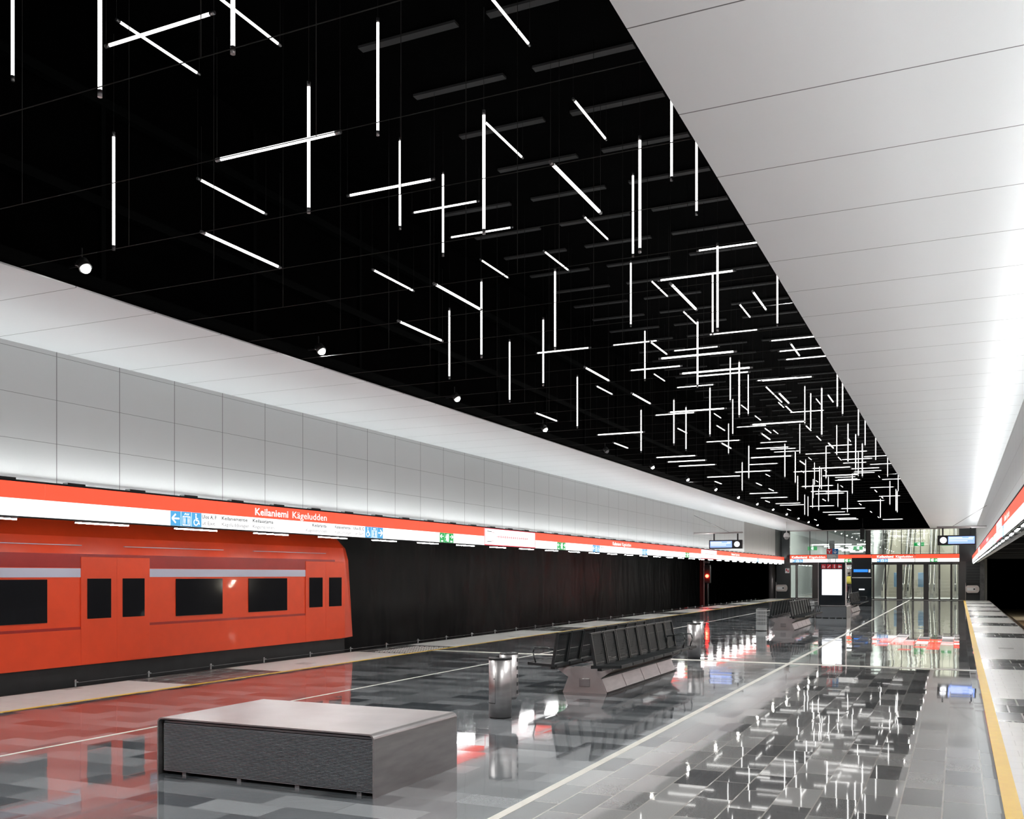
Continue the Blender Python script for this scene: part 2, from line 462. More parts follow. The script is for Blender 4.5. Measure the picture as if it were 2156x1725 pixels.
def lift_mark():
    p = [rect(.14, .08, .20, .68), rect(.80, .08, .86, .68), rect(.14, .06, .86, .12), rect(.14, .64, .86, .70)]
    p += person_mark(.34, .16, .46) + person_mark(.66, .16, .46) + [bar(.30, .78, .40, .90, .06), bar(.40, .90, .50, .78, .06), bar(.54, .90, .64, .78, .06), bar(.64, .78, .74, .90, .06)]
    return p
def chair_mark():
    ring = []
    for i in range(9):
        a, b = math.radians(120 + i * 26), math.radians(120 + (i + 1) * 26)
        ring.append([(.42 + .24 * math.cos(a), .32 + .24 * math.sin(a)), (.42 + .24 * math.cos(b), .32 + .24 * math.sin(b)), (.42 + .16 * math.cos(b), .32 + .16 * math.sin(b)), (.42 + .16 * math.cos(a), .32 + .16 * math.sin(a))])
    return ring + [circ(.42, .86, .075, 10), bar(.42, .76, .44, .44, .11), bar(.44, .46, .66, .44, .09), bar(.66, .46, .76, .18, .09), bar(.42, .60, .62, .58, .06)]
def exit_mark():
    return [rect(.52, .10, .92, .90)], [circ(.34, .78, .07, 10), bar(.33, .68, .40, .42, .13), bar(.40, .44, .28, .14, .08), bar(.40, .44, .60, .22, .08), bar(.34, .64, .16, .50, .06), bar(.36, .64, .56, .56, .06)]

# ---------------------------------------------------------------- the setting
b = MB()
b.use(M['floor_dark']).box((-10.02, Y0, -0.25), (-2.79, Y1, 0))
struct('floor', b, None)
b = MB(); b.use(M['floor_light']).box((-2.74, Y0, -0.25), (0.28, Y1, 0)); struct('floor', b, None)
# pale guide strips and cross strip, set flush (2 mm proud) into the granite
for x in (-7.66, ):
    b = MB(); b.box((x - 0.022, Y0, -0.01), (x + 0.022, Y1, 0.0015)); struct('trim_1', b, M['strip'])
b = MB(); b.box((-2.80, Y0, -0.2), (-2.73, Y1, 0.0015)); struct('trim_2', b, M['strip'])
b = MB(); b.box((-10.02, 17.75, -0.01), (0.27, 17.98, 0.0018)); struct('trim_3', b, M['strip'])
b = MB(); b.box((-10.02, Y1 - 0.55, -0.01), (0.27, Y1, 0.0018)); struct('trim_4', b, M['edge_white'])
for nm, x0, x1 in (('trim_5', -10.06, -10.12), ('trim_6', 0.28, 0.39)):
    b = MB(); b.box((min(x0, x1), Y0, -0.2), (max(x0, x1), Y1, 0.003)); struct(nm, b, M['yellow'])
b = MB(); b.box((-10.07, Y0, -0.2), (-10.01, Y1, 0.0)); struct('floor', b, M['edge_dark'])
DARK_R = [(-3, -0.9), (4.0, 6.1), (11.8, 14.0), (18.3, 20.5), (27.5, 29.5), (33.7, 35.7), (40.0, 41.9), (46.3, 47.9), (52.4, 54.0), (58.4, 60.0)]
DARK_L = [(-3, -0.9), (4.0, 6.1), (10.85, 12.95), (16.9, 19.0), (25.4, 27.5), (31.6, 33.7), (38.0, 40.0), (44.2, 46.2), (50.3, 52.3), (56.6, 58.6)]
for x0, x1, bands, tf in ((0.39, PR, DARK_R, 'r'), (PL, -10.12, DARK_L, 'l')):
    y = Y0
    for a, c in bands + [(Y1, Y1)]:
        b = MB(); b.box((x0, y, -0.25), (x1, a, 0)); struct('floor', b, M['edge_white'])
        if c > a:
            b = MB(); b.box((x0, a, -0.25), (x1, c, 0)); struct('floor', b, M['edge_dark'])
        y = c
# raised tactile field beside the left cross strip
b = MB()
for i in range(16):
    for j in range(7):
        b.box((-10.95 + j * 0.12, 17.0 + i * 0.11, 0), (-10.89 + j * 0.12, 17.05 + i * 0.11, 0.006))
struct('trim_7', b, M['edge_white'])
# slab under the finishes and platform side walls
b = MB(); b.box((PL + 0.12, Y0, -1.1), (PR - 0.12, Y1, -0.25)); struct('floor', b, M['concrete'])
# dark nosing strip along the left edge
b = MB(); b.box((PL - 0.10, Y0, -0.28), (PL, Y1, -0.004)); struct('trim_8', b, M['rubber'])
b = MB(); b.box((PR, Y0, -0.28), (PR + 0.04, Y1, -0.004)); struct('trim_9', b, M['strip'])
# track beds
b = MB(); b.box((-17, Y0, -1.4), (PL + 0.12, 85, -1.1)); struct('floor', b, M['concrete'])
b = MB(); b.box((PR - 0.12, Y0, -1.4), (8.5, 85, -1.1)); struct('floor', b, M['gravel'])
# tunnel walls, roofs over the tracks
def wavy_wall(name, x, side, yA, yB):
    b = MB(); ny, nz = 90, 7
    rows = []
    for j in range(nz):
        rows.append([])
        for i in range(ny + 1):
            yy = yA + (yB - yA) * i / ny; zz = -1.2 + 4.3 * j / (nz - 1)
            dx = 0.10 * math.sin(yy * 1.9 + 0.6 * math.sin(yy * 0.7)) * (0.6 + 0.4 * math.sin(zz * 1.3 + yy)) + random.uniform(-.05, .05)
            rows[-1].append(b.bm.verts.new((x + dx * side, yy, zz)))
    for j in range(nz - 1):
        for i in range(ny):
            f = b.bm.faces.new((rows[j][i], rows[j][i + 1], rows[j + 1][i + 1], rows[j + 1][i])); f.smooth = True
    b.box((x - 0.5 * side - 0.15, yA, -1.2), (x - 0.5 * side + 0.15, yB, 3.1))
    return struct(name, b, M['rock'])
wavy_wall('wall_left', -15.9, 1, Y0, 78)
wavy_wall('wall_right', 6.6, -1, Y0, 78)
b = MB(); b.box((-17, Y0, 2.78), (WL - 0.12, 78, 3.0)); struct('ceiling', b, M['black'])
b = MB(); b.box((WR + 0.12, Y0, 2.78), (8.5, 78, 3.0))
struct('ceiling', b, M['black'])
for i in range(9):
    y = 14 + i * 6.0
    b = MB(); b.box((WR + 0.12, y, 2.50), (6.6, y + 0.22, 2.78)); struct('trim_10', b, M['blacksteel'])
# upper walls behind the light boxes
b = MB(); b.box((WL - 0.12, Y0, 2.335), (WL, 53.64, ZC)); struct('wall_left', b, M['wallp'])
b = MB(); b.box((WL - 0.12, 53.64, 2.335), (WL, 63.5, ZC)); struct('wall_left', b, M['ribbed'])
b = MB(); b.box((WL - 0.12, 63.5, 2.335), (WL, Y1, ZC)); struct('wall_left', b, M['darkpanel'])
b = MB(); b.box((WR, Y0, 2.335), (WR + 0.12, Y1, ZC)); struct('wall_right', b, M['wallp'])
# white soffits with a folded-up edge, black opening between them
b = MB(); b.box((WL - 0.12, Y0, ZC), (OL, Y1, ZC + 0.015)); struct('ceiling', b, M['soffit'])
b = MB(); b.box((OR, Y0, ZC), (WR + 0.12, Y1, ZC + 0.015)); struct('ceiling', b, M['soffit'])
b = MB(); b.box((WL - 0.12, Y0, ZC + 0.015), (OL - 0.01, Y1, ZC + 0.06)).box((OR + 0.01, Y0, ZC + 0.015), (WR + 0.12, Y1, ZC + 0.06)); struct('ceiling', b, M['black'])
b = MB()
b.box((OL - 0.9, Y0, ZC + 0.06), (OL - 0.78, Y1, ZROOF)).box((OR + 0.78, Y0, ZC + 0.06), (OR + 0.9, Y1, ZROOF))
b.box((OL - 0.9, Y1 - 0.1, ZC + 0.0), (OR + 0.9, Y1 + 0.1, ZROOF)).box((OL - 0.9, Y0, ZC + 0.06), (OR + 0.9, Y0 + 0.1, ZROOF))
struct('wall_front', b, M['black'])
b = MB(); b.box((OL - 0.9, Y0, ZROOF), (OR + 0.9, Y1, ZROOF + 0.15)); struct('ceiling', b, M['black'])
# wall behind the camera
b = MB(); b.box((-17, Y0 - 0.2, -1.4), (8.5, Y0, ZC + 0.06)); struct('wall_back', b, M['wallp'])
# dark steel framing along the left edge of the opening
for i in range(24):
    y = 5.2 + i * 2.5
    b = MB(); b.box((OL - 0.42, y, ZC + 0.06), (OL - 0.36, y + 0.06, ZROOF - 0.4)); struct('trim_11', b, M['voidsteel'])
b = MB(); b.box((OL - 0.14, Y0, ZC + 0.06), (OL - 0.06, Y1, ZC + 0.20)).box((OL - 0.45, Y0, 5.6), (OL - 0.35, Y1, 5.7)).box((OL - 0.45, Y0, 6.7), (OL - 0.35, Y1, 6.8))
struct('trim_12', b, M['voidsteel'])
# grey strips across the black roof
proto_strip = None
cols = [(-8.19, -6.89, 'leftmost'), (-6.49, -5.19, 'second'), (-4.79, -3.49, 'third'), (-3.09, -1.79, 'rightmost')]
for x0, x1, cn in cols:
    k = 0
    for r in range(45):
        y = 5.92 + r * 1.28
        if y > 62: continue
        if x0 < -8 and y < 14: continue
        if proto_strip is None:
            b = MB(); b.box((0, -0.055, 0), (1.3, 0.055, 0.03)); proto_strip = b.build('ceiling_strip', M['darkslat']); o = proto_strip
        else:
            o = proto_strip.copy(); C.objects.link(o)
        o.location = (x0, y, ZROOF - 0.035)
        tag(o, 'thin dim grey crosswise strip on the black roof, %s column, %s from the near end' % (cn, nth(k)), 'ceiling strip', 'grey strips across the black roof')
        k += 1

# ---------------------------------------------------------------- tension wires under the opening
pw = None
for i in range(36):
    y = 4.25 + 1.085 * i
    if pw is None:
        pw = empty('tension_wire')
        b = MB(); b.tube((OL, 0, 0), (OR, 0, 0), 0.0035, 6); b.build('cable', M['darkwire'], pw)
        b = MB(); b.tube((-6.72, 0, 0), (-6.72, 0, ZROOF - 4.53), 0.003, 6); b.build('hanger', M['darkwire'], pw)
        b = MB(); b.tube((-3.9, 0, 0), (-3.9, 0, ZROOF - 4.53), 0.003, 6); b.build('hanger', M['darkwire'], pw)
        o = pw
    else: o = copy_tree(pw)
    o.location = (0, y, 4.53)
    tag(o, 'thin crosswise steel wire under the dark ceiling opening, %s from the near end' % nth(i), 'wire', 'tension wires across the ceiling opening')

# ---------------------------------------------------------------- light tubes on a 1.2 m lattice
TUBES = {
    ('V', 0, 0): [9.5, 13.0, 23.95, 29.95, 32.3, 34.65, 49.1, 54.0, 55.2],
    ('V', 0, 1): [10.7, 11.85, 17.75, 27.2, 28.5, 33.2, 35.7, 40.45, 47.5, 56.05],
    ('V', 1, 0): [4.8, 8.35, 16.75, 20.3, 34.85, 60.45],
    ('V', 1, 1): [13.05, 17.9, 29.8, 31.05, 38.1, 46.7],
    ('V', 2, 0): [4.85, 7.2, 13.1, 22.8, 33.7, 36.0, 38.6, 45.8, 49.6, 54.1],
    ('V', 2, 1): [8.35, 16.7, 25.05, 26.15, 27.4, 37.1, 56.7],
    ('V', 3, 0): [13.1, 15.5, 24.0, 25.2, 33.65, 44.8, 49.7, 52.0],
    ('V', 3, 1): [10.75, 11.9, 21.5, 31.05, 50.4, 52.35, 53.1],
    ('V', 4, 0): [7.2, 14.3, 16.7, 20.3, 25.1, 38.5, 55.6, 56.9],
    ('V', 4, 1): [6.05, 36.0, 59.05],
    ('X', 0, 0): [14.7, 15.95, 22.05, 32.0, 34.5, 47.1, 63.4],
    ('X', 0, 1): [14.65, 23.25, 38.1, 40.55, 44.25, 45.5, 54.25, 60.5],
    ('X', 0, 2): [17.1, 24.45, 25.7, 26.75, 50.4, 54.1, 62.95],
    ('X', 1, 0): [6.15, 19.65, 28.3, 38.35, 40.85, 42.15, 52.1],
    ('X', 1, 1): [22.1, 49.4],
    ('X', 1, 2): [23.2, 29.3, 35.55, 45.5, 52.9, 58.35],
    ('X', 2, 0): [32.05, 49.65, 54.75, 57.2, 61.0, 62.3],
    ('X', 2, 1): [6.15, 9.8, 20.85, 35.7, 44.5, 56.05],
    ('X', 2, 2): [24.5, 48.15, 60.5, 61.85],
    ('X', 3, 0): [22.1, 27.1, 28.3, 29.55, 33.3, 40.8, 43.35, 47.15, 48.35],
    ('X', 3, 1): [18.4, 27.0, 33.2, 40.8],
    ('X', 3, 2): [13.4, 14.65, 23.25, 29.35, 38.25, 43.2, 45.7, 46.75],
    ('Y', 0, 0): [7.65, 11.15, 18.3, 25.5, 40.1, 43.45],
    ('Y', 0, 1): [15.9, 19.65, 25.45],
    ('Y', 1, 0): [23.2, 29.1, 47.3, 53.4, 58.5],
    ('Y', 1, 1): [23.75, 24.93, 26.6, 30.35, 32.7, 38.8],
    ('Y', 1, 2): [8.8, 11.25, 20.75, 32.6, 42.4, 59.1],
    ('Y', 2, 0): [10.05, 14.85, 17.25, 24.45, 44.0],
    ('Y', 2, 1): [18.4, 30.35, 51.05],
    ('Y', 2, 2): [11.3, 14.8, 18.45, 20.8, 32.75],
    ('Y', 3, 0): [7.7, 11.25, 35.35, 37.85],
    ('Y', 3, 1): [29.2],
    ('Y', 3, 2): [7.7, 16.05, 32.75, 35.15, 38.85, 48.55, 54.6],
    ('Y', 4, 0): [18.45, 23.3, 34.15, 43.9, 49.95, 59.8],
    ('Y', 4, 1): [8.95, 12.5, 22.05, 29.25, 43.95],
    ('Y', 4, 2): [7.8, 16.0, 26.75, 34.05, 54.55, 60.5],
}

R_T = 0.0138
def tube_proto(t):
    L = {'V': 1.195, 'X': 1.215, 'Y': 1.19}[t]
    root = empty('light_tube')
    d = {'V': Vector((0, 0, 1)), 'X': Vector((1, 0, 0)), 'Y': Vector((0, 1, 0))}[t]
    h = L / 2
    b = MB(); b.tube(-d * (h - 0.045), d * (h - 0.045), R_T, 12); b.build('glowing_tube', M['tube'], root)
    for s in (-1, 1):
        b = MB(); b.tube(d * s * (h - 0.05), d * s * h, R_T + 0.002, 12)
        b.build('end_cap', M['cap'], root)
    for s in ((1,) if t == 'V' else (-1, 1)):
        b = MB(); p = d * s * (h - 0.008)
        b.tube(p, p + Vector((0, 0, 1.0)), 0.0015, 5)
        b.build('suspension_wire', M['darkwire'], root)
    return root
PRM = {'V': (-2.945, 1.2, 5.47, 1.176), 'X': (-3.645, 1.23, 4.97, 1.206), 'Y': (-2.92, 1.2, 4.85, 1.176)}
KIND = {'V': 'upright', 'X': 'crosswise', 'Y': 'lengthwise'}
ROWN = {5: ['rightmost', 'second from right', 'middle', 'second from left', 'leftmost'], 4: ['rightmost', 'second from right', 'second from left', 'leftmost']}
TIER = {2: ['lower', 'upper'], 3: ['lowest', 'middle', 'top']}
protos = {}
for (t, i, k), ys in sorted(TUBES.items()):
    x0, px, z0, pz = PRM[t]
    row = ROWN[4 if t == 'X' else 5][i]; tier = TIER[2 if t == 'V' else 3][k]
    for n, y in enumerate(ys):
        if t not in protos: o = protos[t] = tube_proto(t)
        else: o = copy_tree(protos[t])
        o.location = (x0 - px * i, y, z0 + pz * k)
        where = 'the only one there' if len(ys) == 1 else nth(n) + ' from the near end'
        tag(o, 'glowing %s light tube, %s row, %s tier, %s' % (KIND[t], row, tier, where), 'light tube', 'glowing tubes hanging in the dark ceiling')

# ---------------------------------------------------------------- floodlights at the opening's edges
ps = None
def flood(x, y, side, label, lit=True, lamp=True):
    root = empty('floodlight', (x, y, ZC + 0.16))
    b = MB(); b.tube((0, 0, 0.03), (0.055 * side, 0, -0.05), 0.055, 16, 0.065); b.build('housing', M['blacksteel'], root)
    b = MB(); b.ball((0.052 * side, 0, -0.047), (0.05, 0.05, 0.05), 14, 8); b.build('lens', M['spotface'] if lit else M['cap'], root)
    b = MB(); b.box((-0.012 - 0.16 * side, -0.01, -0.02), (0.012, 0.01, 0.0)).box((-0.012, -0.075, -0.03), (0.012, 0.075, -0.01)).tube((0, 0, 0.02), (0, 0, 0.16), 0.008)
    b.build('bracket', M['blacksteel'], root)
    if lamp:
        ld = bpy.data.lights.new('flood_beam', 'SPOT'); ld.energy = SPOT_W; ld.spot_size = math.radians(118); ld.spot_blend = 0.9
        ld.shadow_soft_size = 0.06; ld.color = (1.0, 0.99, 0.97)
        lo = bpy.data.objects.new('flood_beam', ld); C.objects.link(lo); lo.parent = root
        lo.location = (0.075 * side, 0, -0.085)
        lo.rotation_euler = (0, math.radians(-24 * side), 0)
    tag(root, label, 'floodlight', 'floodlights along the ceiling opening')
    return root
for i in range(-3, 15):
    y = 6.9 + 3.89 * i
    if i == 4:
        flood(-7.85, y, 1, 'unlit floodlight on the left edge of the dark opening, between the lit ones', lit=False, lamp=False)
    else:
        j = i if i < 4 else i - 1
        flood(-7.85, y, 1, 'lit floodlight on left edge of dark opening, %s' % (['out of view beside the camera', 'out of view behind the camera', 'farthest out of view behind the camera'][-i - 1] if i < 0 else nth(j) + ' lit from near end'))
for i in range(-3, 15):
    flood(-1.54, 6.9 + 3.89 * i, -1, 'floodlight tucked behind right soffit edge, %s' % (['out of view beside the camera', 'out of view behind the camera', 'farthest out of view behind the camera'][-i - 1] if i < 0 else nth(i) + ' from near end'))

# ---------------------------------------------------------------- light-box bands
def light_box(face, y0, y1, label, group, style='plain', words=None):
    """one 3.1 m module of the band; face x, reading direction by side"""
    s = 1 if face < -5 else -1                      # normal of the face
    wall = face - 0.185 * s
    F_ = '+x' if s > 0 else '-x'
    root = empty('platform_light_box', (wall, (y0 + y1) / 2, 2.31))
    def W(p): return p[0] - wall, p[1] - (y0 + y1) / 2, p[2] - 2.31
    def bx(mb, a, c):
        a, c = W(a), W(c); return mb.box([min(a[i], c[i]) for i in range(3)], [max(a[i], c[i]) for i in range(3)])
    b = MB()
    bx(b, (wall, y0, 2.31), (face - 0.012 * s, y1, 2.335)); bx(b, (face - 0.02 * s, y0, 2.335), (face - 0.012 * s, y1, 2.74))
    bx(b, (face - 0.03 * s, y0, 2.74), (face + 0.006 * s, y1, 2.765)); bx(b, (face - 0.02 * s, y0, 2.300), (face + 0.004 * s, y1, 2.318))
    b.build('housing', M['void'], root)
    b = MB(); bx(b, (face - 0.175 * s, y0 + 0.01, 2.60), (face - 0.145 * s, y1 - 0.01, 2.62)); b.build('uplight', M['uplight'], root)
    zc, xc = 2.712 - 2.31, face - 0.105 * s - wall; q1, q2 = 0.035 * math.cos(math.radians(48)), 0.035 * math.sin(math.radians(48)); hy_ = (y1 - y0) / 2 - 0.02
    b = MB(); b.prism([(xc - q1 * s, zc + q2), (xc + q1 * s, zc - q2), (xc + (q1 - .004) * s, zc - q2 - .004), (xc - (q1 + .004) * s, zc + q2 - .004)], 1, -hy_, hy_); b.build('fill_shield', M['blacksteel'], root)  # dark backing that keeps the added fill off the wall
    b = MB(); b.quad([(xc - (q1 - .001) * s, -hy_, zc + q2 + .0015), (xc + (q1 + .001) * s, -hy_, zc - q2 + .0015), (xc + (q1 + .001) * s, hy_, zc - q2 + .0015), (xc - (q1 - .001) * s, hy_, zc + q2 + .0015)]); b.build('soffit_fill_strip', M['soffitfill'], root)  # unseen glowing strip added to spread light evenly over the soffit
    n = int((y1 - y0) / 1.0)
    for q in range(3):
        yy = y0 + 0.35 + q * 1.04
        if yy + 0.28 > y1: continue
        b = MB(); bx(b, (face - 0.10 * s, yy, 2.765), (face - 0.01 * s, yy + 0.28, 2.79)); b.build('clip', M['blacksteel'], root)
    if style == 'map':
        b = MB(); bx(b, (face - 0.012 * s, y0, 2.318), (face, y1, 2.74)); b.build('white_panel', M['white_lit'], root)
        b = MB(); e = 0.003 * s
        bx(b, (face, y0, 2.318), (face + e, y1, 2.338)); bx(b, (face, y0, 2.725), (face + e, y1, 2.74)); bx(b, (face, y0, 2.318), (face + e, y0 + .02, 2.74)); bx(b, (face, y1 - .02, 2.318), (face + e, y1, 2.74))
        b.build('crimson_border', M['crimson'], root)
        # the line diagram: two branches joining one row of stations
        P = []
        for q in range(15): P.append(rect(.78 + q * .125, .235, .84 + q * .125, .252)); P.append(rect(.78 + q * .125, .20, .84 + q * .125, .215))
        P.append(bar(.70, .226, 2.62, .226, .010)); P.append(bar(2.62, .226, 2.95, .226, .006))
        P.append(bar(.70, .226, .55, .32, .010)); P.append(bar(.55, .32, .38, .33, .010)); P.append(bar(.70, .226, .55, .12, .010)); P.append(bar(.55, .12, .38, .11, .010))
        oy = (y0 if s > 0 else y1)
        flat(P, W((face + 0.003 * s, oy, 2.318)), F_, M['crimson'], 'line_diagram', root)
        Q = [rect(.14, .335, .40, .350), rect(.14, .085, .40, .100)] + [rect(.16 + q * .1, .30, .20 + q * .1, .31) for q in range(2)] + [rect(.16 + q * .1, .06, .20 + q * .1, .07) for q in range(2)]
        flat(Q, W((face + 0.003 * s, oy, 2.318)), F_, M['grey_ink'], 'station_names', root)
    else:
        b = MB(); bx(b, (face - 0.012 * s, y0, 2.535), (face, y1, 2.74)); b.build('red_panel', M['red_lit'], root)
        b = MB(); bx(b, (face - 0.012 * s, y0, 2.318), (face, y1, 2.535)); b.build('white_panel', M['white_lit'], root)
    for w in (words or []):
        kind = w[0]
        ex = face + 0.003 * s; ex2 = face + 0.005 * s
        if kind == 'text':
            _, txt, ya, wd, z, size, m, bold = w
            put_text('lettering', txt, size, W((ex, ya, z)), F_, M[m], root, bold, wd)
        elif kind == 'blue':
            _, ya, order = w
            for q, ic in enumerate(order):
                cell = 0.215; yy = ya + q * cell * s
                p = flat([rect(0, 0, cell * .97, cell)], W((ex, yy, 2.319)), F_, M['blue_lit'], 'blue_pictogram', root)
                flat(ic, W((ex2, yy, 2.319)), F_, M['white_lit'], 'symbol', p, cell)
        elif kind == 'green':
            _, ya = w
            for q in range(3):
                cell = 0.215; yy = ya + q * cell * s
                p = flat([rect(0, 0, cell * .98, cell)], W((ex, yy, 2.319)), F_, M['green_lit'], 'green_exit_pictogram', root)
                if q == 1:
                    dr, mn = exit_mark()
                    flat(dr, W((ex2, yy, 2.319)), F_, M['white_lit'], 'symbol', p, cell)
                    flat(mn, W((ex2, yy, 2.319)), F_, M['white_lit'], 'symbol', p, cell)
                else:
                    sy = [[(x, y * .7 + .28) for x, y in pp] for pp in arrow(-1 if q == 0 else 1)] + [circ(.38, .14, .10, 10), circ(.62, .14, .10, 10)]
                    flat(sy, W((ex2, yy, 2.319)), F_, M['white_lit'], 'symbol', p, cell)
    tag(root, label, 'light box', group)
    return root

def name_words(s, ya):
    return [('text', 'Keilaniemi', ya, 0.86, 2.577, 0.165, 'white_lit', 0.0022), ('text', 'K\u00e4geludden', ya + 0.98 * s, 1.00, 2.577, 0.165, 'white_lit', 0.0)]
A_ICONS = [arrow(-1), lift_mark(), chair_mark()]
B_ICONS = [chair_mark(), lift_mark(), arrow(1)]
def way_left(y):
    return [('text', 'Ulos A, F', y, 0.40, 2.455, 0.07, 'grey_ink', 0.0014), ('text', 'ut Exit', y, 0.33, 2.365, 0.07, 'pale_ink', 0.0012),
            ('text', 'Keilaniementie', y + .50, 0.66, 2.455, 0.07, 'grey_ink', 0.0014), ('text', 'K\u00e4geluddsv\u00e4gen', y + .50, 0.70, 2.365, 0.07, 'pale_ink', 0.0012)]
def way_left2(y):
    return [('text', 'Keilasatama', y, 0.60, 2.455, 0.07, 'grey_ink', 0.0014), ('text', 'K\u00e4gelhamnen', y, 0.64, 2.365, 0.07, 'pale_ink', 0.0012)]
def way_right(y):
    return [('text', 'Keilaranta', y, 0.50, 2.455, 0.07, 'grey_ink', 0.0014), ('text', 'K\u00e4gelstranden', y - .25, 0.76, 2.365, 0.07, 'pale_ink', 0.0012)]
def way_right2(y):
    return [('text', 'Keilaniementie', y, 0.66, 2.455, 0.07, 'grey_ink', 0.0014), ('text', 'K\u00e4geluddsv\u00e4gen', y - .05, 0.70, 2.365, 0.07, 'pale_ink', 0.0012),
            ('text', 'Ulos B, C', y + .74, 0.36, 2.455, 0.07, 'grey_ink', 0.0014), ('text', 'ut Exit', y + .80, 0.30, 2.365, 0.07, 'pale_ink', 0.0012)]
MOD = 3.12
PLAINN = {'L': 0, 'R': 0}
def band(side):
    face = SL if side == 'L' else SR
    s = 1 if side == 'L' else -1
    grp = 'lit red and white boxes along the %s track' % ('left' if side == 'L' else 'right')
    sd = 'left' if side == 'L' else 'right'
    kmin = -9; plain = 0; seen = []
    for k in range(kmin, 15):
        y0 = 21.12 + k * MOD; y1 = min(y0 + MOD, Y1 - 0.3)
        if y1 < Y0 + 0.2 or y1 - y0 < 0.5: continue
        y0 = max(y0, Y0)
        words, style, desc = [], 'plain', None
        if k in (0, 7) or (k - 0.28) == 99: style = 'map'; desc = ('nearer' if k == 0 else 'farther') + ' lit white route map box'
        if side == 'L':
            if k == -4: words = [('blue', 10.78, A_ICONS), ('text', 'Ulos A, F', 11.43, 0.32, 2.455, 0.08, 'grey_ink', 0.0014), ('text', 'ut Exit', 11.43, 0.29, 2.360, 0.08, 'pale_ink', 0.0012)]; desc = 'lit box with blue lift and wheelchair symbols'
            if k == -3: words = name_words(1, 12.66) + [('text', 'Keilaniementie', 11.87, 0.60, 2.455, 0.08, 'grey_ink', 0.0014), ('text', 'K\u00e4geluddsv\u00e4gen', 11.87, 0.64, 2.360, 0.08, 'pale_ink', 0.0012), ('text', 'Keilasatama', 12.60, 0.52, 2.455, 0.08, 'grey_ink', 0.0014), ('text', 'K\u00e4gelhamnen', 12.60, 0.55, 2.360, 0.08, 'pale_ink', 0.0012), ('text', 'Keilaranta', 14.21, 0.42, 2.455, 0.08, 'grey_ink', 0.0014), ('text', 'K\u00e4gelstranden', 14.02, 0.62, 2.360, 0.08, 'pale_ink', 0.0012)]; desc = 'lit box with the large nearest station name'
            if k == -2: words = [('text', 'Keilaniementie', 14.90, 0.50, 2.455, 0.08, 'grey_ink', 0.0014), ('text', 'K\u00e4geluddsv\u00e4gen', 14.90, 0.54, 2.360, 0.08, 'pale_ink', 0.0012), ('text', 'Ulos B, C', 15.50, 0.36, 2.455, 0.08, 'grey_ink', 0.0014), ('text', 'ut Exit', 15.56, 0.28, 2.360, 0.08, 'pale_ink', 0.0012), ('blue', 15.90, B_ICONS)]; desc = 'lit box with blue wheelchair, lift and right arrow symbols'
            if k == -1: words = [('green', 18.88)]; desc = 'lit box with green exit symbols, before the nearer map'
            if k == 1: words = [('green', 25.82)]; desc = 'lit box with green exit symbols, after the nearer map'
            if k == 2: words = [('blue', 28.80, A_ICONS)] + way_left(29.5)[:2]; desc = 'lit box with blue symbols in the middle of the band'
            if k == 3: words = name_words(1, 30.75); desc = 'lit box with the second station name from the camera'
            if k == 4: words = [('blue', 34.05, B_ICONS)]; desc = 'lit box with blue symbols beyond the second station name'
            if k == 6: words = [('green', 40.2)]; desc = 'lit box with green exit symbols near the farther map'
            if k == 9: words = name_words(1, 49.35); desc = 'lit box with the farthest station name'
            if k == 11: words = [('blue', 56.2, A_ICONS)]; desc = 'lit box with blue symbols near the far end'
        else:
            if k in (-1, 3): words = [('blue', y1 - 0.3, A_ICONS)] + name_words(-1, y1 - 1.1)[:2]; desc = 'lit box with a station name, %s the nearer map' % ('before' if k == -1 else 'well beyond')
            if k in (1, 5): words = [('green', y1 - 0.7)]; desc = 'lit box with green exit symbols, %s' % ('just beyond the nearer map' if k == 1 else 'near the farther map')
        if desc is None:
            desc = 'plain lit red and white box, %s plain one from the near end' % nth(plain); plain += 1
        light_box(face, y0 + 0.003, y1 - 0.003, desc + ' above the %s track' % sd if 'plain' not in desc else desc + ', %s track' % sd, grp, style, words)
band('L'); band('R')

# lamps under the bands
pd = {}
for side, face, s in (('left', SL, 1), ('right', SR, -1)):
    for i in range(-6, 33):
        y = 9.14 + 1.77 * i
        if y < Y0 + 0.5 or y + 0.9 > Y1 - 0.4: continue
        if 'p' not in pd:
            r = empty('under_band_lamp')
            b = MB(); b.box((-0.022, 0, -0.012), (0.022, 0.90, 0.0)); b.build('lamp_housing', M['void'], r)
            b = MB(); b.box((-0.014, 0.01, -0.026), (0.014, 0.89, -0.012)); b.build('diffuser', M['downlight'], r)
            pd['p'] = r; o = r
        else: o = copy_tree(pd['p'])
        o.location = (face - 0.045 * s, y, 2.298)
        tag(o, 'slim lit lamp under the %s light box band, %s from the near end' % (side, nth(i + 6)), 'lamp', 'lamps under the %s band' % side)

# ---------------------------------------------------------------- end wall and hall behind it
YE = Y1
b = MB(); b.box((-11.02, YE - 0.02, 0), (-10.15, YE + 0.2, ZC)); struct('wall_end', b, M['darkpanel'])
b = MB(); b.box((-10.15, YE, 2.30), (0.1, YE + 0.12, 2.40)).box((-10.15, YE, 2.80), (0.1, YE + 0.12, 2.90)); struct('wall_end', b, M['door_frame'])
b = MB(); b.box((0.05, YE - 0.03, 0), (0.42, YE + 0.25, 2.42)).box((0.05, YE + 0.02, 2.42), (0.10, YE + 0.12, ZC)); struct('wall_end', b, M['door_frame'])
b = MB(); b.box((0.42, YE + 0.3, 0), (1.35, YE + 0.5, ZC)); struct('wall_end', b, M['darkpanel'])
b = MB()
for i in range(11): b.box((0.45, YE + 0.24, 0.35 + i * 0.17), (1.2, YE + 0.31, 0.40 + i * 0.17))
struct('trim_13', b, M['blacksteel'])
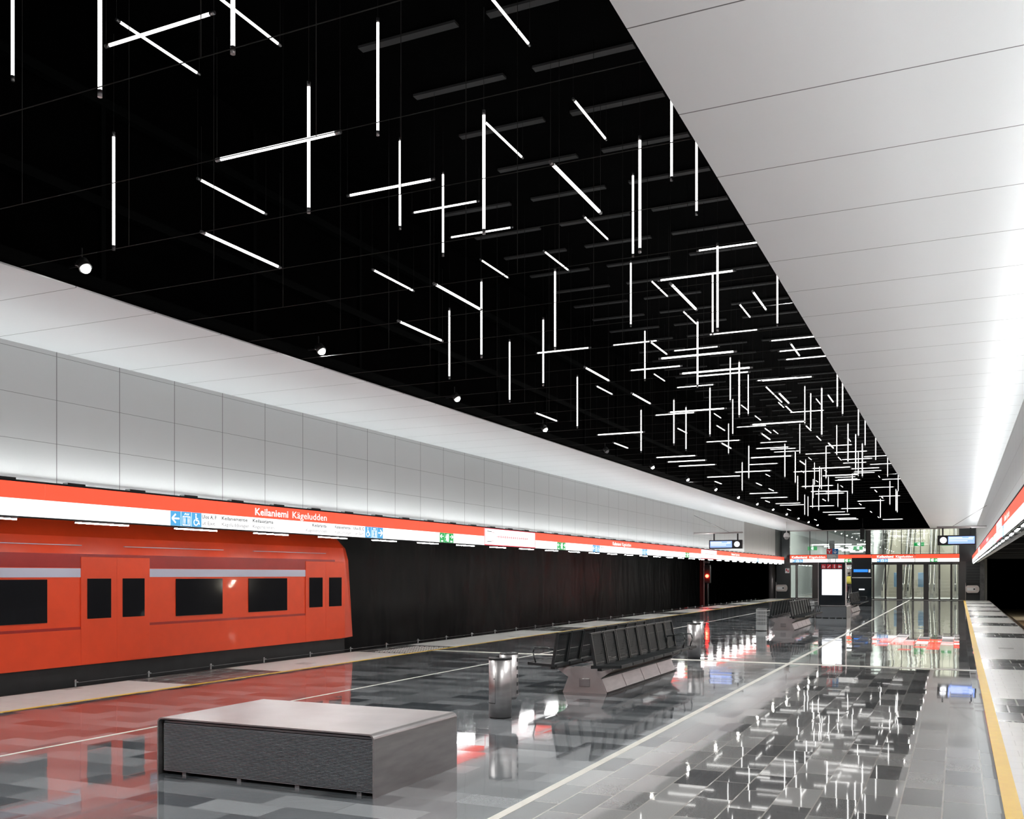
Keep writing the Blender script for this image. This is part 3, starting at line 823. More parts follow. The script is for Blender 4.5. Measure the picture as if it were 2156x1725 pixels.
b = MB(); b.box((1.2, YE - 0.1, -1.1), (1.45, YE + 0.5, ZC)); struct('wall_end', b, M['concrete'])
b = MB(); b.box((0.1, YE + 0.05, 2.42), (0.98, YE + 0.07, ZC)); struct('window_11', b, M['darkpanel'])
b = MB(); b.box((-10.15, YE - 0.03, ZC - 0.06), (WR, YE + 0.08, ZC)); struct('trim_14', b, M['steel_matt'])
b = MB(); b.box((-5.40, YE + 0.03, 0), (-5.12, YE + 0.25, ZC)); struct('trim_15', b, M['door_frame'])
# upper panes
mull = [-10.15, -8.87, -7.76, -6.68, -5.40, -4.37, -3.28, -2.17, -1.08, 0.05]
for i, (x0, x1) in enumerate(zip(mull, mull[1:])):
    b = MB(); b.box((x0 + 0.02, YE + 0.05, 2.90), (x1 - 0.02, YE + 0.062, ZC - 0.06)); w = struct('window_%d' % (i + 1), b, M['glass'])
    b = MB(); b.box((x1 - 0.02, YE + 0.03, 2.90), (x1 + 0.02, YE + 0.09, ZC - 0.06)); b.build('mullion', M['blacksteel'], w)
# doors and lower glazing
def door(n, x0, x1, leaves=1, handle=True, lamp=False):
    root = empty('door_%d' % n, (0, 0, 0)); tag(root, kind='structure')
    b = MB()
    b.box((x0, YE, 0), (x0 + 0.06, YE + 0.1, 2.30)).box((x1 - 0.06, YE, 0), (x1, YE + 0.1, 2.30)).box((x0, YE, 2.22), (x1, YE + 0.1, 2.30)).box((x0, YE, 0), (x1, YE + 0.1, 0.07))
    w = (x1 - x0) / leaves
    for q in range(1, leaves): b.box((x0 + q * w - 0.05, YE, 0), (x0 + q * w + 0.05, YE + 0.1, 2.25))
    b.build('frame', M['door_frame'], root)
    for q in range(leaves):
        b = MB(); b.box((x0 + q * w + 0.05, YE + 0.045, 0.07), (x0 + (q + 1) * w - 0.05, YE + 0.057, 2.22)); b.build('pane', M['glass'], root)
    if handle:
        xc = (x0 + x1) / 2 if leaves > 1 else x1 - 0.12
        b = MB(); b.path([(xc + 0.02, YE, 0.72), (xc + 0.02, YE - 0.06, 0.75), (xc + 0.02, YE - 0.06, 1.25), (xc + 0.02, YE, 1.28)], 0.014); b.build('handle', M['steel'], root)
door(1, -10.15, -9.72, 1, False); door(2, -9.70, -8.66, 1); door(3, -8.36, -6.70, 2); door(4, -6.68, -5.42, 1)
door(5, -4.95, -3.50, 2); door(6, -3.28, -1.93, 2); door(7, -1.76, -0.40, 2); door(8, -0.40, 0.05, 1, False)
for x0, x1 in ((-8.66, -8.36), (-5.12, -4.95), (-3.50, -3.28), (-1.93, -1.76)):
    b = MB(); b.box((x0, YE - 0.01, 0), (x1, YE + 0.14, 2.30)); struct('trim_16', b, M['door_frame'])
# lit boxes over the doors
def end_box(x0, x1, label, words=()):
    root = empty('door_light_box', ((x0 + x1) / 2, YE - 0.02, 2.38))
    X = lambda x: x - (x0 + x1) / 2
    b = MB(); b.box((X(x0), -0.10, 0.0), (X(x1), 0, 0.50)); b.build('housing', M['blacksteel'], root)
    b = MB(); b.box((X(x0) + .01, -0.115, 0.235), (X(x1) - .01, -0.10, 0.485)); b.build('red_panel', M['red_lit'], root)
    b = MB(); b.box((X(x0) + .01, -0.115, 0.015), (X(x1) - .01, -0.10, 0.235)); b.build('white_panel', M['white_lit'], root)
    for w in words:
        if w[0] == 'name':
            put_text('lettering', 'Keilaniemi', 0.2, (X(w[1]), -0.12, 0.29), '-y', M['white_lit'], root, 0.006, 0.98)
            put_text('lettering', 'K\u00e4geludden', 0.2, (X(w[1]) + 1.12, -0.12, 0.29), '-y', M['white_lit'], root, 0.002, 1.0)
        if w[0] == 'blue':
            for q, ic in enumerate(A_ICONS):
                p = flat([rect(0, 0, .21, .215)], (X(w[1]) + q * .22, -0.118, 0.018), '-y', M['blue_lit'], 'blue_pictogram', root)
                flat(ic, (X(w[1]) + q * .22, -0.121, 0.018), '-y', M['white_lit'], 'symbol', p, .21)
        if w[0] == 'green':
            for q in range(2):
                p = flat([rect(0, 0, .21, .215)], (X(w[1]) + q * .22, -0.118, 0.018), '-y', M['green_lit'], 'green_exit_pictogram', root)
                if q: flat(arrow(1), (X(w[1]) + q * .22, -0.121, 0.018), '-y', M['white_lit'], 'symbol', p, .21)
                else:
                    dr, mn = exit_mark(); flat(dr + mn, (X(w[1]), -0.121, 0.018), '-y', M['white_lit'], 'symbol', p, .21)
    tag(root, label, 'light box', 'lit red and white boxes over the end doors')
end_box(-10.12, -7.60, 'leftmost lit red and white box over the glass end doors', [('name', -10.0), ('blue', -9.95)])
end_box(-7.58, -5.06, 'lit box over the end doors, left of middle, with a green exit symbol', [('green', -6.7)])
end_box(-5.04, -2.50, 'lit box over the end doors, right of middle, with the station name', [('name', -4.72), ('blue', -4.72)])
end_box(-2.48, 0.06, 'rightmost lit red and white box over the glass end doors', [('green', -1.62)])

# the hall beyond the glass
b = MB(); b.box((-11, YE, -0.3), (1.6, 120, 0.0)); struct('floor', b, M['hall_floor'])
b = MB(); b.box((-11.0, YE + 0.2, 0), (-10.8, 118, 7.5)).box((1.4, YE + 0.5, 0), (1.6, 94, 9)); struct('wall_hall', b, M['hall_wall'])
b = MB(); b.box((-11, 116, 0), (-5.6, 116.2, 4.1)).box((-11, 80.0, 4.05), (-5.6, 80.2, 7.5)); struct('wall_hall', b, M['hall_wall'])
b = MB(); b.box((-5.75, 74.5, 0), (-5.55, 116, 7.5)); struct('wall_hall', b, M['hall_wall'])
b = MB(); b.box((-11, 80.2, 4.05), (-5.6, 116, 4.15)); struct('ceiling', b, M['hall_wall'])
b = MB(); b.box((-11, YE + 0.1, 7.5), (1.6, 95, 7.7)); struct('ceiling', b, M['hall_wall'])
b = MB(); b.box((-5.6, 88.0, 0), (1.4, 88.3, 7.5)); struct('wall_hall', b, M['hall_beige'])
b = MB(); b.box((-8.5, 73.4, 0), (-8.15, 73.7, 4.05)); struct('trim_17', b, M['darkpanel'])
for i, (x, y) in enumerate([(-10.2 + q * 1.75, 82.0 + r * 5.5) for r in range(6) for q in range(3)]):
    b = MB(); b.box((-0.65, -0.06, -0.06), (0.65, 0.06, 0)); o = b.build('hall_ceiling_lamp', M['hall_lamp'], None, (x + 0.3 * (i // 3 % 2), y, 4.05))
    tag(o, 'lit strip lamp under the hall ceiling behind the glass, row %s, %s' % (nth(i // 3), ('left', 'middle', 'right')[i % 3]), 'lamp', 'strip lamps in the hall behind the end glass')
for i in range(4):  # lamps added above the sightline to brighten the escalator hall
    for q in range(3):
        b = MB(); b.box((-0.7, -0.10, -0.06), (0.7, 0.10, 0)); o = b.build('escalator_fill_lamp', M['hall_lamp'], None, (-4.4 + q * 2.0, 68.5 + i * 3.4, 7.48))
        tag(o, 'added unseen lamp high above the escalators behind the glass, row %s, %s' % (nth(i), ('left', 'middle', 'right')[q]), 'lamp', 'added lamps above the escalators')
for i, x in enumerate((-4.2, -2.6, -1.05)):
    b = MB(); b.box((-0.6, -0.05, -0.05), (0.6, 0.05, 0)); o = b.build('door_head_lamp', M['hall_lamp'], None, (x, YE + 0.55, 2.30))
    tag(o, 'lit lamp just behind the head of the %s double door' % ('left', 'middle', 'right')[i], 'lamp', 'lamps behind the door heads')

for nm, loc, sx, sy, en in (('escalator_hall_fill', (-2.1, 77, 7.4), 6.0, 16.0, 2600), ('hall_fill', (-8.3, 97, 3.95), 4.5, 30.0, 500), ('vestibule_fill', (-5.0, 69.2, 7.4), 10.0, 5.0, 450)):  # unseen fill panels added to brighten the hall
    ld = bpy.data.lights.new(nm, 'AREA'); ld.shape = 'RECTANGLE'; ld.size = sx; ld.size_y = sy; ld.energy = en; ld.color = (1.0, 0.98, 0.92)
    lo = bpy.data.objects.new(nm, ld); C.objects.link(lo); lo.location = loc
# escalators
def escalator():
    r = empty('escalator')
    up = math.tan(math.radians(30))
    b = MB(); b.box((-0.5, 0, -0.02), (0.5, 2.0, 0.01)); b.build('landing_plate', M['steel'], r)
    b = MB()
    for i in range(31):
        y = 2.0 + i * 0.40
        b.box((-0.5, y, -0.3 + i * 0.231), (0.5, y + 0.42, 0.02 + i * 0.231))
    b.build('steps', M['esc_step'], r)
    for s in (-1, 1):
        x = 0.62 * s; H0 = 0.92
        prof = [(0.9, 0.0), (0.75, 0.45), (0.9, H0), (2.0, H0), (14.4, H0 + 12.4 * up), (14.4, 12.4 * up - .3), (2.3, -0.02)]
        b = MB(); b.prism(prof, 0, x - 0.02 * s, x + 0.10 * s); b.build('balustrade', M['esc_side'], r)
        b = MB(); b.path([(x + .03 * s, 0.95, 0.35), (x + .03 * s, 0.72, 0.55), (x + .03 * s, 0.75, 0.82), (x + .03 * s, 1.0, H0 + .04), (x + .03 * s, 2.0, H0 + .04), (x + .03 * s, 14.4, H0 + .04 + 12.4 * up)], 0.045); b.build('handrail', M['handrail'], r)
    return r
ep = escalator()
for i, x in enumerate((-4.15, -2.5, -0.85)):
    o = ep if i == 0 else copy_tree(ep)
    o.location = (x, 71.0, 0)
    tag(o, '%s escalator rising behind the glass doors' % ('left', 'middle', 'right')[i], 'escalator', 'escalators behind the end glass')
# green exit signs hanging in the hall
for i, (x, z) in enumerate(((-8.9, 3.35), (-6.0, 3.35), (-2.3, 3.55), (-0.7, 3.55))):
    r = empty('hall_exit_sign', (x, YE + 1.5, z))
    b = MB(); b.box((-0.3, -0.03, -0.12), (0.3, 0.03, 0.12)); b.build('panel', M['green_lit'], r)
    dr, mn = exit_mark(); flat(dr + mn, (-0.15, -0.035, -0.12), '-y', M['white_lit'], 'symbol', r, 0.24)
    b = MB(); b.tube((-0.2, 0, 0.12), (-0.2, 0, 7.5 - z), 0.01).tube((0.2, 0, 0.12), (0.2, 0, 7.5 - z), 0.01); b.build('hanger', M['wire'], r)
    tag(r, 'green running-man exit sign behind the end glass, %s from the left' % nth(i), 'exit sign', 'green exit signs in the hall')
# blue advertising figures seen through the doors: a standing blue poster in two places
for i, (x, w) in enumerate(((-3.62, 0.34), (-2.15, 0.4))):
    r = empty('blue_poster_stand', (x, YE + 1.2, 0))
    b = MB(); b.box((-w / 2, -0.03, 0.8), (w / 2, 0.03, 1.72), 0.01); b.build('poster', mat('pale_blue_poster_%d' % i, (0.32, 0.52, 0.75), 0.5), r)
    b = MB(); b.tube((0, 0, 0.02), (0, 0, 0.8), 0.02).box((-0.2, -0.15, 0), (0.2, 0.15, 0.02)); b.build('stand', M['steel_matt'], r)
    tag(r, 'pale blue poster on a stand behind the %s glass door' % ('left double' if i == 0 else 'middle double'), 'poster')

# small things on the end wall
r = empty('wall_sign', (0.4, YE + 0.18, 2.62))
b = MB(); b.box((-0.14, -0.02, -0.16), (0.28, 0.02, 0.16)); b.build('panel', M['sign_blue'], r)
flat([rect(-.08, .04, .2, .06), rect(-.08, -.02, .22, 0)], (0, -.023, 0), '-y', M['sign_white'], 'text_lines', r)
tag(r, 'small blue sign high beside the right end of the door light boxes', 'sign')
def gate(x, label):
    r = empty('platform_end_gate', (x, YE - 0.1, 0))
    b = MB(); P = []
    for i in range(24):
        a = 2 * math.pi * i / 24; cx = 0.24 if math.cos(a) > 0 else -0.24
        P.append((cx + 0.14 * math.cos(a), 0.70 + 0.23 * math.sin(a)))
    b.prism(P, 1, -0.02, 0.02); b.build('plate', M['pink_steel'], r)
    b = MB(); b.box((-0.30, -0.03, 0.60), (0.16, -0.021, 0.80)); b.build('notice', M['sign_white'], r)
    b = MB(); b.lathe([(0.055, 0), (0.055, 0.01)], (0, 0, 0), 16); b.xf(Matrix.Translation((0.10, -0.022, 0.70)) @ Matrix.Rotation(math.pi / 2, 4, 'X')); b.build('round_mark', M['grey_ink'], r)
    b = MB(); b.tube((-0.38, 0.04, 0), (-0.38, 0.04, 1.1), 0.02).tube((-0.38, 0.03, 0.7), (0.3, 0.03, 0.7), 0.015); b.build('post', M['steel_matt'], r)
    tag(r, label, 'gate', 'gates at the platform ends')
gate(0.78, 'rounded metal no-entry gate at the far right platform corner')
gate(-10.66, 'rounded metal no-entry gate at the far left platform corner')
r = empty('phone_sign', (-10.3, YE - 0.06, 1.85))
b = MB(); b.box((-0.14, -0.01, -0.16), (0.14, 0.01, 0.16)); b.build('panel', M['sign_white'], r)
flat([rect(-.09, -.02, -.01, .12), rect(.02, -.1, .09, .04)], (0, -.012, 0), '-y', M['sign_red'], 'red_marks', r)
tag(r, 'small white sign with red marks on the dark panel left of the end doors', 'sign')
# dark column and dull green pipe left of the end wall
b = MB(); b.tube((-11.5, YE + 1.2, -1.1), (-11.5, YE + 1.2, 2.78), 0.22, 18); struct('trim_18', b, M['steel_matt'])
r = empty('dome_camera', (-8.59, 54.73, 0))
b = MB(); b.tube((0, 0, 3.85), (0, 0, ZC), 0.022); b.build('pole', M['white_plastic'], r)
b = MB(); b.lathe([(0.03, 0.16), (0.13, 0.10), (0.17, -0.02), (0.16, -0.10)], (0, 0, 3.75)); b.build('hood', M['white_plastic'], r)
b = MB(); b.ball((0, 0, 3.62), (0.12, 0.12, 0.10)); b.build('lens_dome', M['sign_grey'], r)
tag(r, 'white dome camera hanging on a pole from the left soffit', 'camera')
r = empty('ceiling_speaker', (-5.55, YE - 0.5, 4.2))
b = MB(); b.box((-0.15, -0.12, -0.35), (0.10, 0.12, 0.35), 0.02); b.build('cabinet', M['blacksteel'], r)
b = MB(); b.tube((0, 0, 0.35), (0, 0, 1.0), 0.02); b.build('bracket', M['blacksteel'], r)
tag(r, 'black box hanging in front of the end glass, left of the middle', 'loudspeaker')

# ---------------------------------------------------------------- departure displays
def display(x0, x1, y, wall_x, flip, label):
    r = empty('departure_display', ((x0 + x1) / 2, y, 2.73))
    w = x1 - x0
    b = MB(); b.box((-w / 2, -0.11, 0), (w / 2, 0.11, 0.38), 0.012); b.build('cabinet', M['blacksteel'], r)
    c0, c1 = (w * 0.28, w - 0.05) if flip else (0.05, w * 0.70)
    b = MB(); b.box((-w / 2 + c0, -0.114, 0.05), (-w / 2 + c1, -0.108, 0.33)); sc = b.build('screen', M['screen_blue'], r)
    flat([rect(0, .03, .9 * (c1 - c0), .05), rect(0, -.04, .7 * (c1 - c0), -.02), rect(.75 * (c1 - c0), .085, .92 * (c1 - c0), .105), rect(0, .085, .5 * (c1 - c0), .105)],
         (-w / 2 + c0 + .03, -0.117, 0.19), '-y', M['screen_text'], 'text_lines', sc)
    xc = -w / 2 + (w * 0.155 if flip else w * 0.85)
    flat([circ(0, 0, 0.12, 28)], (xc, -0.116, 0.19), '-y', M['screen_white'], 'clock_face', r)
    flat([bar(0, 0, 0.06, 0.045, .014), bar(0, 0, -.02, .075, .010)], (xc, -0.119, 0.19), '-y', M['grey_ink'], 'clock_hands', r)
    b = MB(); b.box((-w * .38, -0.02, 0.38), (-w * .34, 0.02, 0.66)).box((w * .34, -0.02, 0.38), (w * .38, 0.02, 0.66)); b.build('hanger', M['blacksteel'], r)
    wx = wall_x - (x0 + x1) / 2
    b = MB(); b.tube((wx, 0, 0.70), (-math.copysign(w / 2 + .02, wx), 0, 0.70), 0.035); b.build('arm', M['steel_matt'], r)
    b = MB(); b.tube((wx, 0, 1.5), (0.15 * (1 if wx < 0 else -1), 0, 0.72), 0.008); b.build('stay_rod', M['wire'], r)
    tag(r, label, 'display', 'departure displays with clocks')
display(-9.98, -8.54, 42.5, WL, False, 'blue departure display with clock on the left wall arm')
display(-0.74, 0.61, 41.0, WR, True, 'blue departure display with clock on the right wall arm')

# ---------------------------------------------------------------- signal on the track side
r = empty('track_signal', (-11.85, 50.0, -1.1))
b = MB(); b.tube((0, 0, 0), (0, 0, 3.3), 0.06).box((-0.16, -0.08, 2.25), (0.16, 0.1, 3.2), 0.02); b.build('mast', M['blacksteel'], r)
b = MB(); b.tube((0, -0.08, 2.62), (0, -0.12, 2.62), 0.085, 16); b.build('red_lens', M['redlamp'], r)
b = MB(); b.tube((0, -0.08, 2.95), (0, -0.10, 2.95), 0.06, 16); b.build('dark_lens', M['void'], r)
b = MB(); b.box((-0.14, -0.10, 3.28), (0.14, -0.07, 3.42)); p = b.build('number_plate', M['grey_ink'], r)
put_text('lettering', 'T33', 0.13, (-0.12, -0.105, 3.30), '-y', M['sign_grey'], p, 0, 0.24)
b = MB(); b.box((-0.45, 0.2, 0), (-0.25, 0.4, 3.85)); b.build('red_post', M['dark_red'], r)
ld = bpy.data.lights.new('signal_glow', 'POINT'); ld.energy = 3; ld.color = (1, 0.05, 0.03); ld.shadow_soft_size = 0.05
lo = bpy.data.objects.new('signal_glow', ld); C.objects.link(lo); lo.parent = r; lo.location = (0, -0.22, 2.62)
tag(r, 'railway signal showing a red light beside the left track', 'signal')

# lamps added out of view on the right tunnel wall to brighten the track
for i in range(4):
    r = empty('tunnel_fill_lamp', (6.25, 34 + i * 11.0, 1.2))
    b = MB(); b.box((0, -0.25, -0.08), (0.12, 0.25, 0.08), 0.02); b.build('housing', M['blacksteel'], r)
    b = MB(); b.box((-0.03, -0.22, -0.06), (0.0, 0.22, 0.06), 0.01); b.build('diffuser', M['hall_lamp'], r)
    ld = bpy.data.lights.new('tunnel_fill_glow', 'AREA'); ld.shape = 'RECTANGLE'; ld.size = 0.4; ld.size_y = 0.12; ld.energy = 70; ld.color = (1, 0.9, 0.72)
    lo = bpy.data.objects.new('tunnel_fill_glow', ld); C.objects.link(lo); lo.parent = r; lo.location = (-0.05, 0, 0); lo.rotation_euler = (0, math.radians(50), 0)
    tag(r, 'added fill lamp on the right tunnel wall, out of view, %s from the near end' % nth(i), 'lamp', 'added lamps on the right tunnel wall')
# rails, third-rail posts
for x, nm in ((-12.35, 'left'), (-13.87, 'left'), (2.9, 'right'), (4.42, 'right')):
    b = MB(); b.box((x - 0.035, Y0, -1.03 if x > 0 else -1.1), (x + 0.035, 78, -0.97)); o = b.build('track_rail', M['rail'])
    tag(o, 'long steel rail on the %s track, %s side' % (nm, 'platform' if x in (-12.35, 2.9) else 'far'), 'rail', 'track rails')
ps = None
for i in range(8, 66):
    b = MB(); b.box((2.45, -0.12, -1.12), (4.9, 0.12, -1.04)); o = b.build('sleeper', M['sleeper'], None) if ps is None else ps.copy()
    if ps is None: ps = o
    else: C.objects.link(o)
    o.location = (0, 20 + (i - 8) * 0.75, 0)
    tag(o, 'wooden sleeper under the right track, %s from the near end' % nth(i - 8), 'sleeper', 'sleepers of the right track')
pp = None
for i in range(38):
    y = 10.0 + 1.385 * i
    if y > 62: break
    if pp is None:
        pp = empty('edge_post')
        b = MB(); b.tube((0, 0, -0.25), (0, 0, 0.09), 0.012, 8).tube((-0.03, 0, 0.06), (0.05, 0, 0.06), 0.008, 6); b.build('stem', M['sign_grey'], pp)
        b = MB(); b.tube((0, 0.02, 0.045), (0, 1.345, 0.045), 0.004, 5); b.build('line', M['wire'], pp)
        o = pp
    else: o = copy_tree(pp)
    o.location = (-11.50, y, 0)
    tag(o, 'short thin metal post just outside the left platform edge, %s from the camera' % nth(i), 'post', 'short posts along the left edge')

# ---------------------------------------------------------------- ventilation boxes
def vent_box(x0, x1, y0, y1, h, label, nsl=36):
    r = empty('ventilation_box', ((x0 + x1) / 2, (y0 + y1) / 2, 0))
    w, d = (x1 - x0) / 2, (y1 - y0) / 2
    t, R = 0.012, 0.045
    out = []
    for cx, a0 in ((-w + R, 180), (w - R, 90)):
        for q in range(7):
            a = math.radians(a0 - 15 * q); out.append((cx + R * math.cos(a), h - R + R * math.sin(a)))
    inn = []
    for cx, a0 in ((-w + R, 180), (w - R, 90)):
        for q in range(7):
            a = math.radians(a0 - 15 * q); inn.append((cx + (R - t) * math.cos(a), h - R + (R - t) * math.sin(a)))
    P = [(-w, 0)] + out + [(w, 0), (w - t, 0)] + inn[::-1] + [(-w + t, 0)]
    b = MB(); b.prism(P, 1, -d, d); b.build('folded_steel_shell', M['steel'], r)
    for s, nm in ((-1, 'front'), (1, 'back')):
        b = MB(); n = nsl; z0 = 0.035; z1 = h - 0.05
        for i in range(n):
            z = z0 + (z1 - z0) * i / (n - 1)
            ya = s * (d - 0.02)
            b.prism([(ya, z + 0.0015), (ya, z - 0.0030), (ya - s * 0.022, z + 0.002), (ya - s * 0.022, z + 0.0055)], 0, -w + 0.05, w - 0.02)
        b.build('louvre_slats', M['louvre'], r)
    b = MB(); b.box((-w + 0.03, -d + 0.05, 0.02), (w - 0.03, d - 0.05, h - 0.03)); b.build('inner_body', M['louvre'], r)
    for q in range(4):
        b = MB(); xx = -w + 0.25 + q * (2 * w - 0.4) / 3
        b.box((xx - 0.02, -d + 0.035, 0), (xx + 0.02, d - 0.035, 0.024)); b.build('foot', M['louvre'], r)
    tag(r, label, 'ventilation box')
    return r
vent_box(-5.84, -3.79, 5.87, 7.13, 0.455, 'large low brushed steel box with ribbed dark front in the left foreground')
r = vent_box(-4.79, -3.68, 37.0, 38.4, 0.46, 'low steel box under the tall lit advertising screen', 20)

# ---------------------------------------------------------------- advertising totem
r = empty('advertising_totem', (-4.26, 37.7, 0.46))
b = MB(); b.box((-0.47, -0.14, 0), (0.47, 0.14, 1.58), 0.02); b.build('cabinet', mat('glossy_black', (0.008, 0.012, 0.016), 0.12), r)
b = MB(); b.box((-0.35, -0.146, 0.38), (0.35, -0.139, 1.33)); b.build('bright_screen', M['screen_white'], r)
b = MB(); b.box((-0.49, -0.15, 0), (-0.47, 0.15, 1.58)).box((0.47, -0.15, 0), (0.49, 0.15, 1.58)); b.build('steel_edge', M['steel_matt'], r)
for q in range(4):
    p = flat([rect(0, 0, .16, .16)], (-0.37 + q * 0.19, -0.146, 1.36), '-y', M['sign_red'], 'red_pictogram', r)
    ic = [person_mark(.35, .1, .7) + person_mark(.68, .1, .55), [bar(.2, .2, .8, .8, .16)], [rect(.4, .1, .6, .8), circ(.5, .88, .08)], [rect(.2, .2, .55, .7), rect(.6, .3, .85, .6)]][q]
    flat(ic, (-0.37 + q * 0.19, -0.149, 1.36), '-y', M['sign_white'], 'symbol', p, .16)
tag(r, 'tall black advertising totem with a bright white screen', 'advertising screen')
r = empty('information_sign', (-4.26, 37.7, 2.04))
b = MB(); b.tube((-0.14, 0, 0), (-0.14, 0, 0.14), 0.012).tube((0.12, 0, 0), (0.12, 0, 0.14), 0.012); b.build('stem', M['steel_matt'], r)
b = MB(); b.box((-0.20, -0.02, 0.14), (0.21, 0.02, 0.32)); pz = b.build('grey_panel', M['sign_grey'], r)
flat([rect(-.17, .25, .1, .265), rect(-.17, .21, .14, .225), rect(-.17, .175, .02, .185)], (0, -.023, 0), '-y', M['sign_white'], 'text_lines', pz)
b = MB(); b.box((-0.20, -0.02, 0.32), (0.0, 0.02, 0.52)); pz = b.build('red_panel', M['sign_red'], r)
flat(person_mark(.5, .15, .5, .9) + [bar(.2, .7, .38, .55, .1), bar(.8, .7, .62, .55, .1)], (-0.20, -.023, .32), '-y', M['sign_white'], 'symbol', pz, .2)
b = MB(); b.box((0.0, -0.02, 0.32), (0.21, 0.02, 0.52)); pz = b.build('blue_panel', M['sign_blue'], r)
flat(arrow_down(), (0.005, -.023, .32), '-y', M['sign_white'], 'symbol', pz, .2)
tag(r, 'small red and blue sign on top of the advertising totem', 'sign')
# fire extinguisher near the end doors
r = empty('fire_extinguisher', (-6.34, 62.8, 0))
b = MB(); b.lathe([(0.10, 0.35), (0.105, 0.40), (0.105, 0.95), (0.07, 1.03), (0.03, 1.06)], (0, 0, 0), 18); b.build('cylinder', M['sign_red'], r)
b = MB(); b.tube((0, 0, 0), (0, 0, 0.36), 0.03).lathe([(0.13, 0), (0.13, 0.02)], (0, 0, 0), 16); b.build('stand', M['blacksteel'], r)
b = MB(); b.box((-0.05, -0.11, 0.55), (0.05, -0.10, 0.72)).box((-0.05, -0.11, 0.80), (0.05, -0.10, 0.90)); b.build('white_label', M['sign_white'], r)
tag(r, 'red fire extinguisher on a stand just right of the advertising totem', 'fire extinguisher')
# kiosk
r = empty('ticket_kiosk', (-4.43, 51.9, 0))
b = MB(); b.box((-0.48, -0.25, 0), (0.48, 0.25, 2.44), 0.02); b.build('cabinet', mat('kiosk_black_gloss', (0.006, 0.009, 0.011), 0.08), r)
b = MB(); b.box((-0.12, -0.262, 0.82), (0.14, -0.25, 0.88)); b.build('lit_slot', M['screen_text'], r)
b = MB(); b.box((-0.38, -0.256, 1.72), (0.30, -0.25, 1.86)); b.build('blue_reflection', mat('kiosk_blue_reflection', (0.02, 0.10, 0.35), 0.3, emit=(0.02, 0.2, 0.75), estr=0.8), r)  # glowing patch stands in for a blue reflection in the gloss
b = MB(); b.box((-0.46, -0.256, 1.42), (0.46, -0.25, 1.46)); b.build('pale_strip', M['sign_grey'], r)
b = MB(); b.box((0.33, -0.256, 1.70), (0.42, -0.25, 1.86)); b.build('white_logo', M['sign_white'], r)
tag(r, 'tall glossy black kiosk standing right of the totem', 'kiosk')

# ---------------------------------------------------------------- bins
def rim(b, cx, cy, r0, z):
    b.lathe([(r0 + .004, 0), (r0 + .004, .022), (r0 - .012, .026), (r0 - .012, .004)], (cx, cy, z), 28)
def solid_bin(x, y, rz, label):
    r = empty('litter_bin', (x, y, 0), rz)
    b = MB(); b.lathe([(0.128, 0.012), (0.128, 0.655)], (0, 0, 0), 36); b.build('body', M['steel'], r)
    b = MB(); b.lathe([(0.085, 0.20), (0.105, 0.24), (0.105, 0.70)], (0.055, 0.11, 0), 28); b.build('side_tube', M['steel'], r)
    b = MB(); b.lathe([(0.120, 0), (0.120, 0.014)], (0, 0, 0), 28); b.build('base_ring', M['rubber'], r)
    b = MB(); rim(b, 0, 0, 0.128, 0.652); b.lathe([(0.115, 0.652), (0.115, 0.66)], (0, 0, 0), 24); b.build('dark_rim', M['rubber'], r)
    b = MB(); rim(b, 0.055, 0.11, 0.100, 0.695); b.box((0.02, 0.05, 0.70), (0.06, 0.17, 0.715)); b.build('ash_tray', M['rubber'], r)
    b = MB()                                                        # door gap and keyhole
    pts = []
    for z0, z1, a0, a1 in ((0.17, 0.652, -92, -90.6), (0.165, 0.172, -150, -90.6)):
        for q in range(int(max(1, (a1 - a0) / 6))):
            n = int(max(1, (a1 - a0) / 6)); A = math.radians(a0 + (a1 - a0) * q / n); B = math.radians(a0 + (a1 - a0) * (q + 1) / n)
            R_ = 0.1288
            b.quad([(R_ * math.cos(A), R_ * math.sin(A), z0), (R_ * math.cos(B), R_ * math.sin(B), z0), (R_ * math.cos(B), R_ * math.sin(B), z1), (R_ * math.cos(A), R_ * math.sin(A), z1)])
    b.ball((0.129 * math.cos(math.radians(-97)), 0.129 * math.sin(math.radians(-97)), 0.44), (.006, .006, .006))
    b.build('door_gap', M['void'], r)
    b = MB()
    for q in range(5): b.box((0.150, 0.095, 0.26 + q * 0.09), (0.1612, 0.125, 0.30 + q * 0.09))
    b.build('side_slots', M['void'], r)
    tag(r, label, 'litter bin', 'solid steel litter bins')
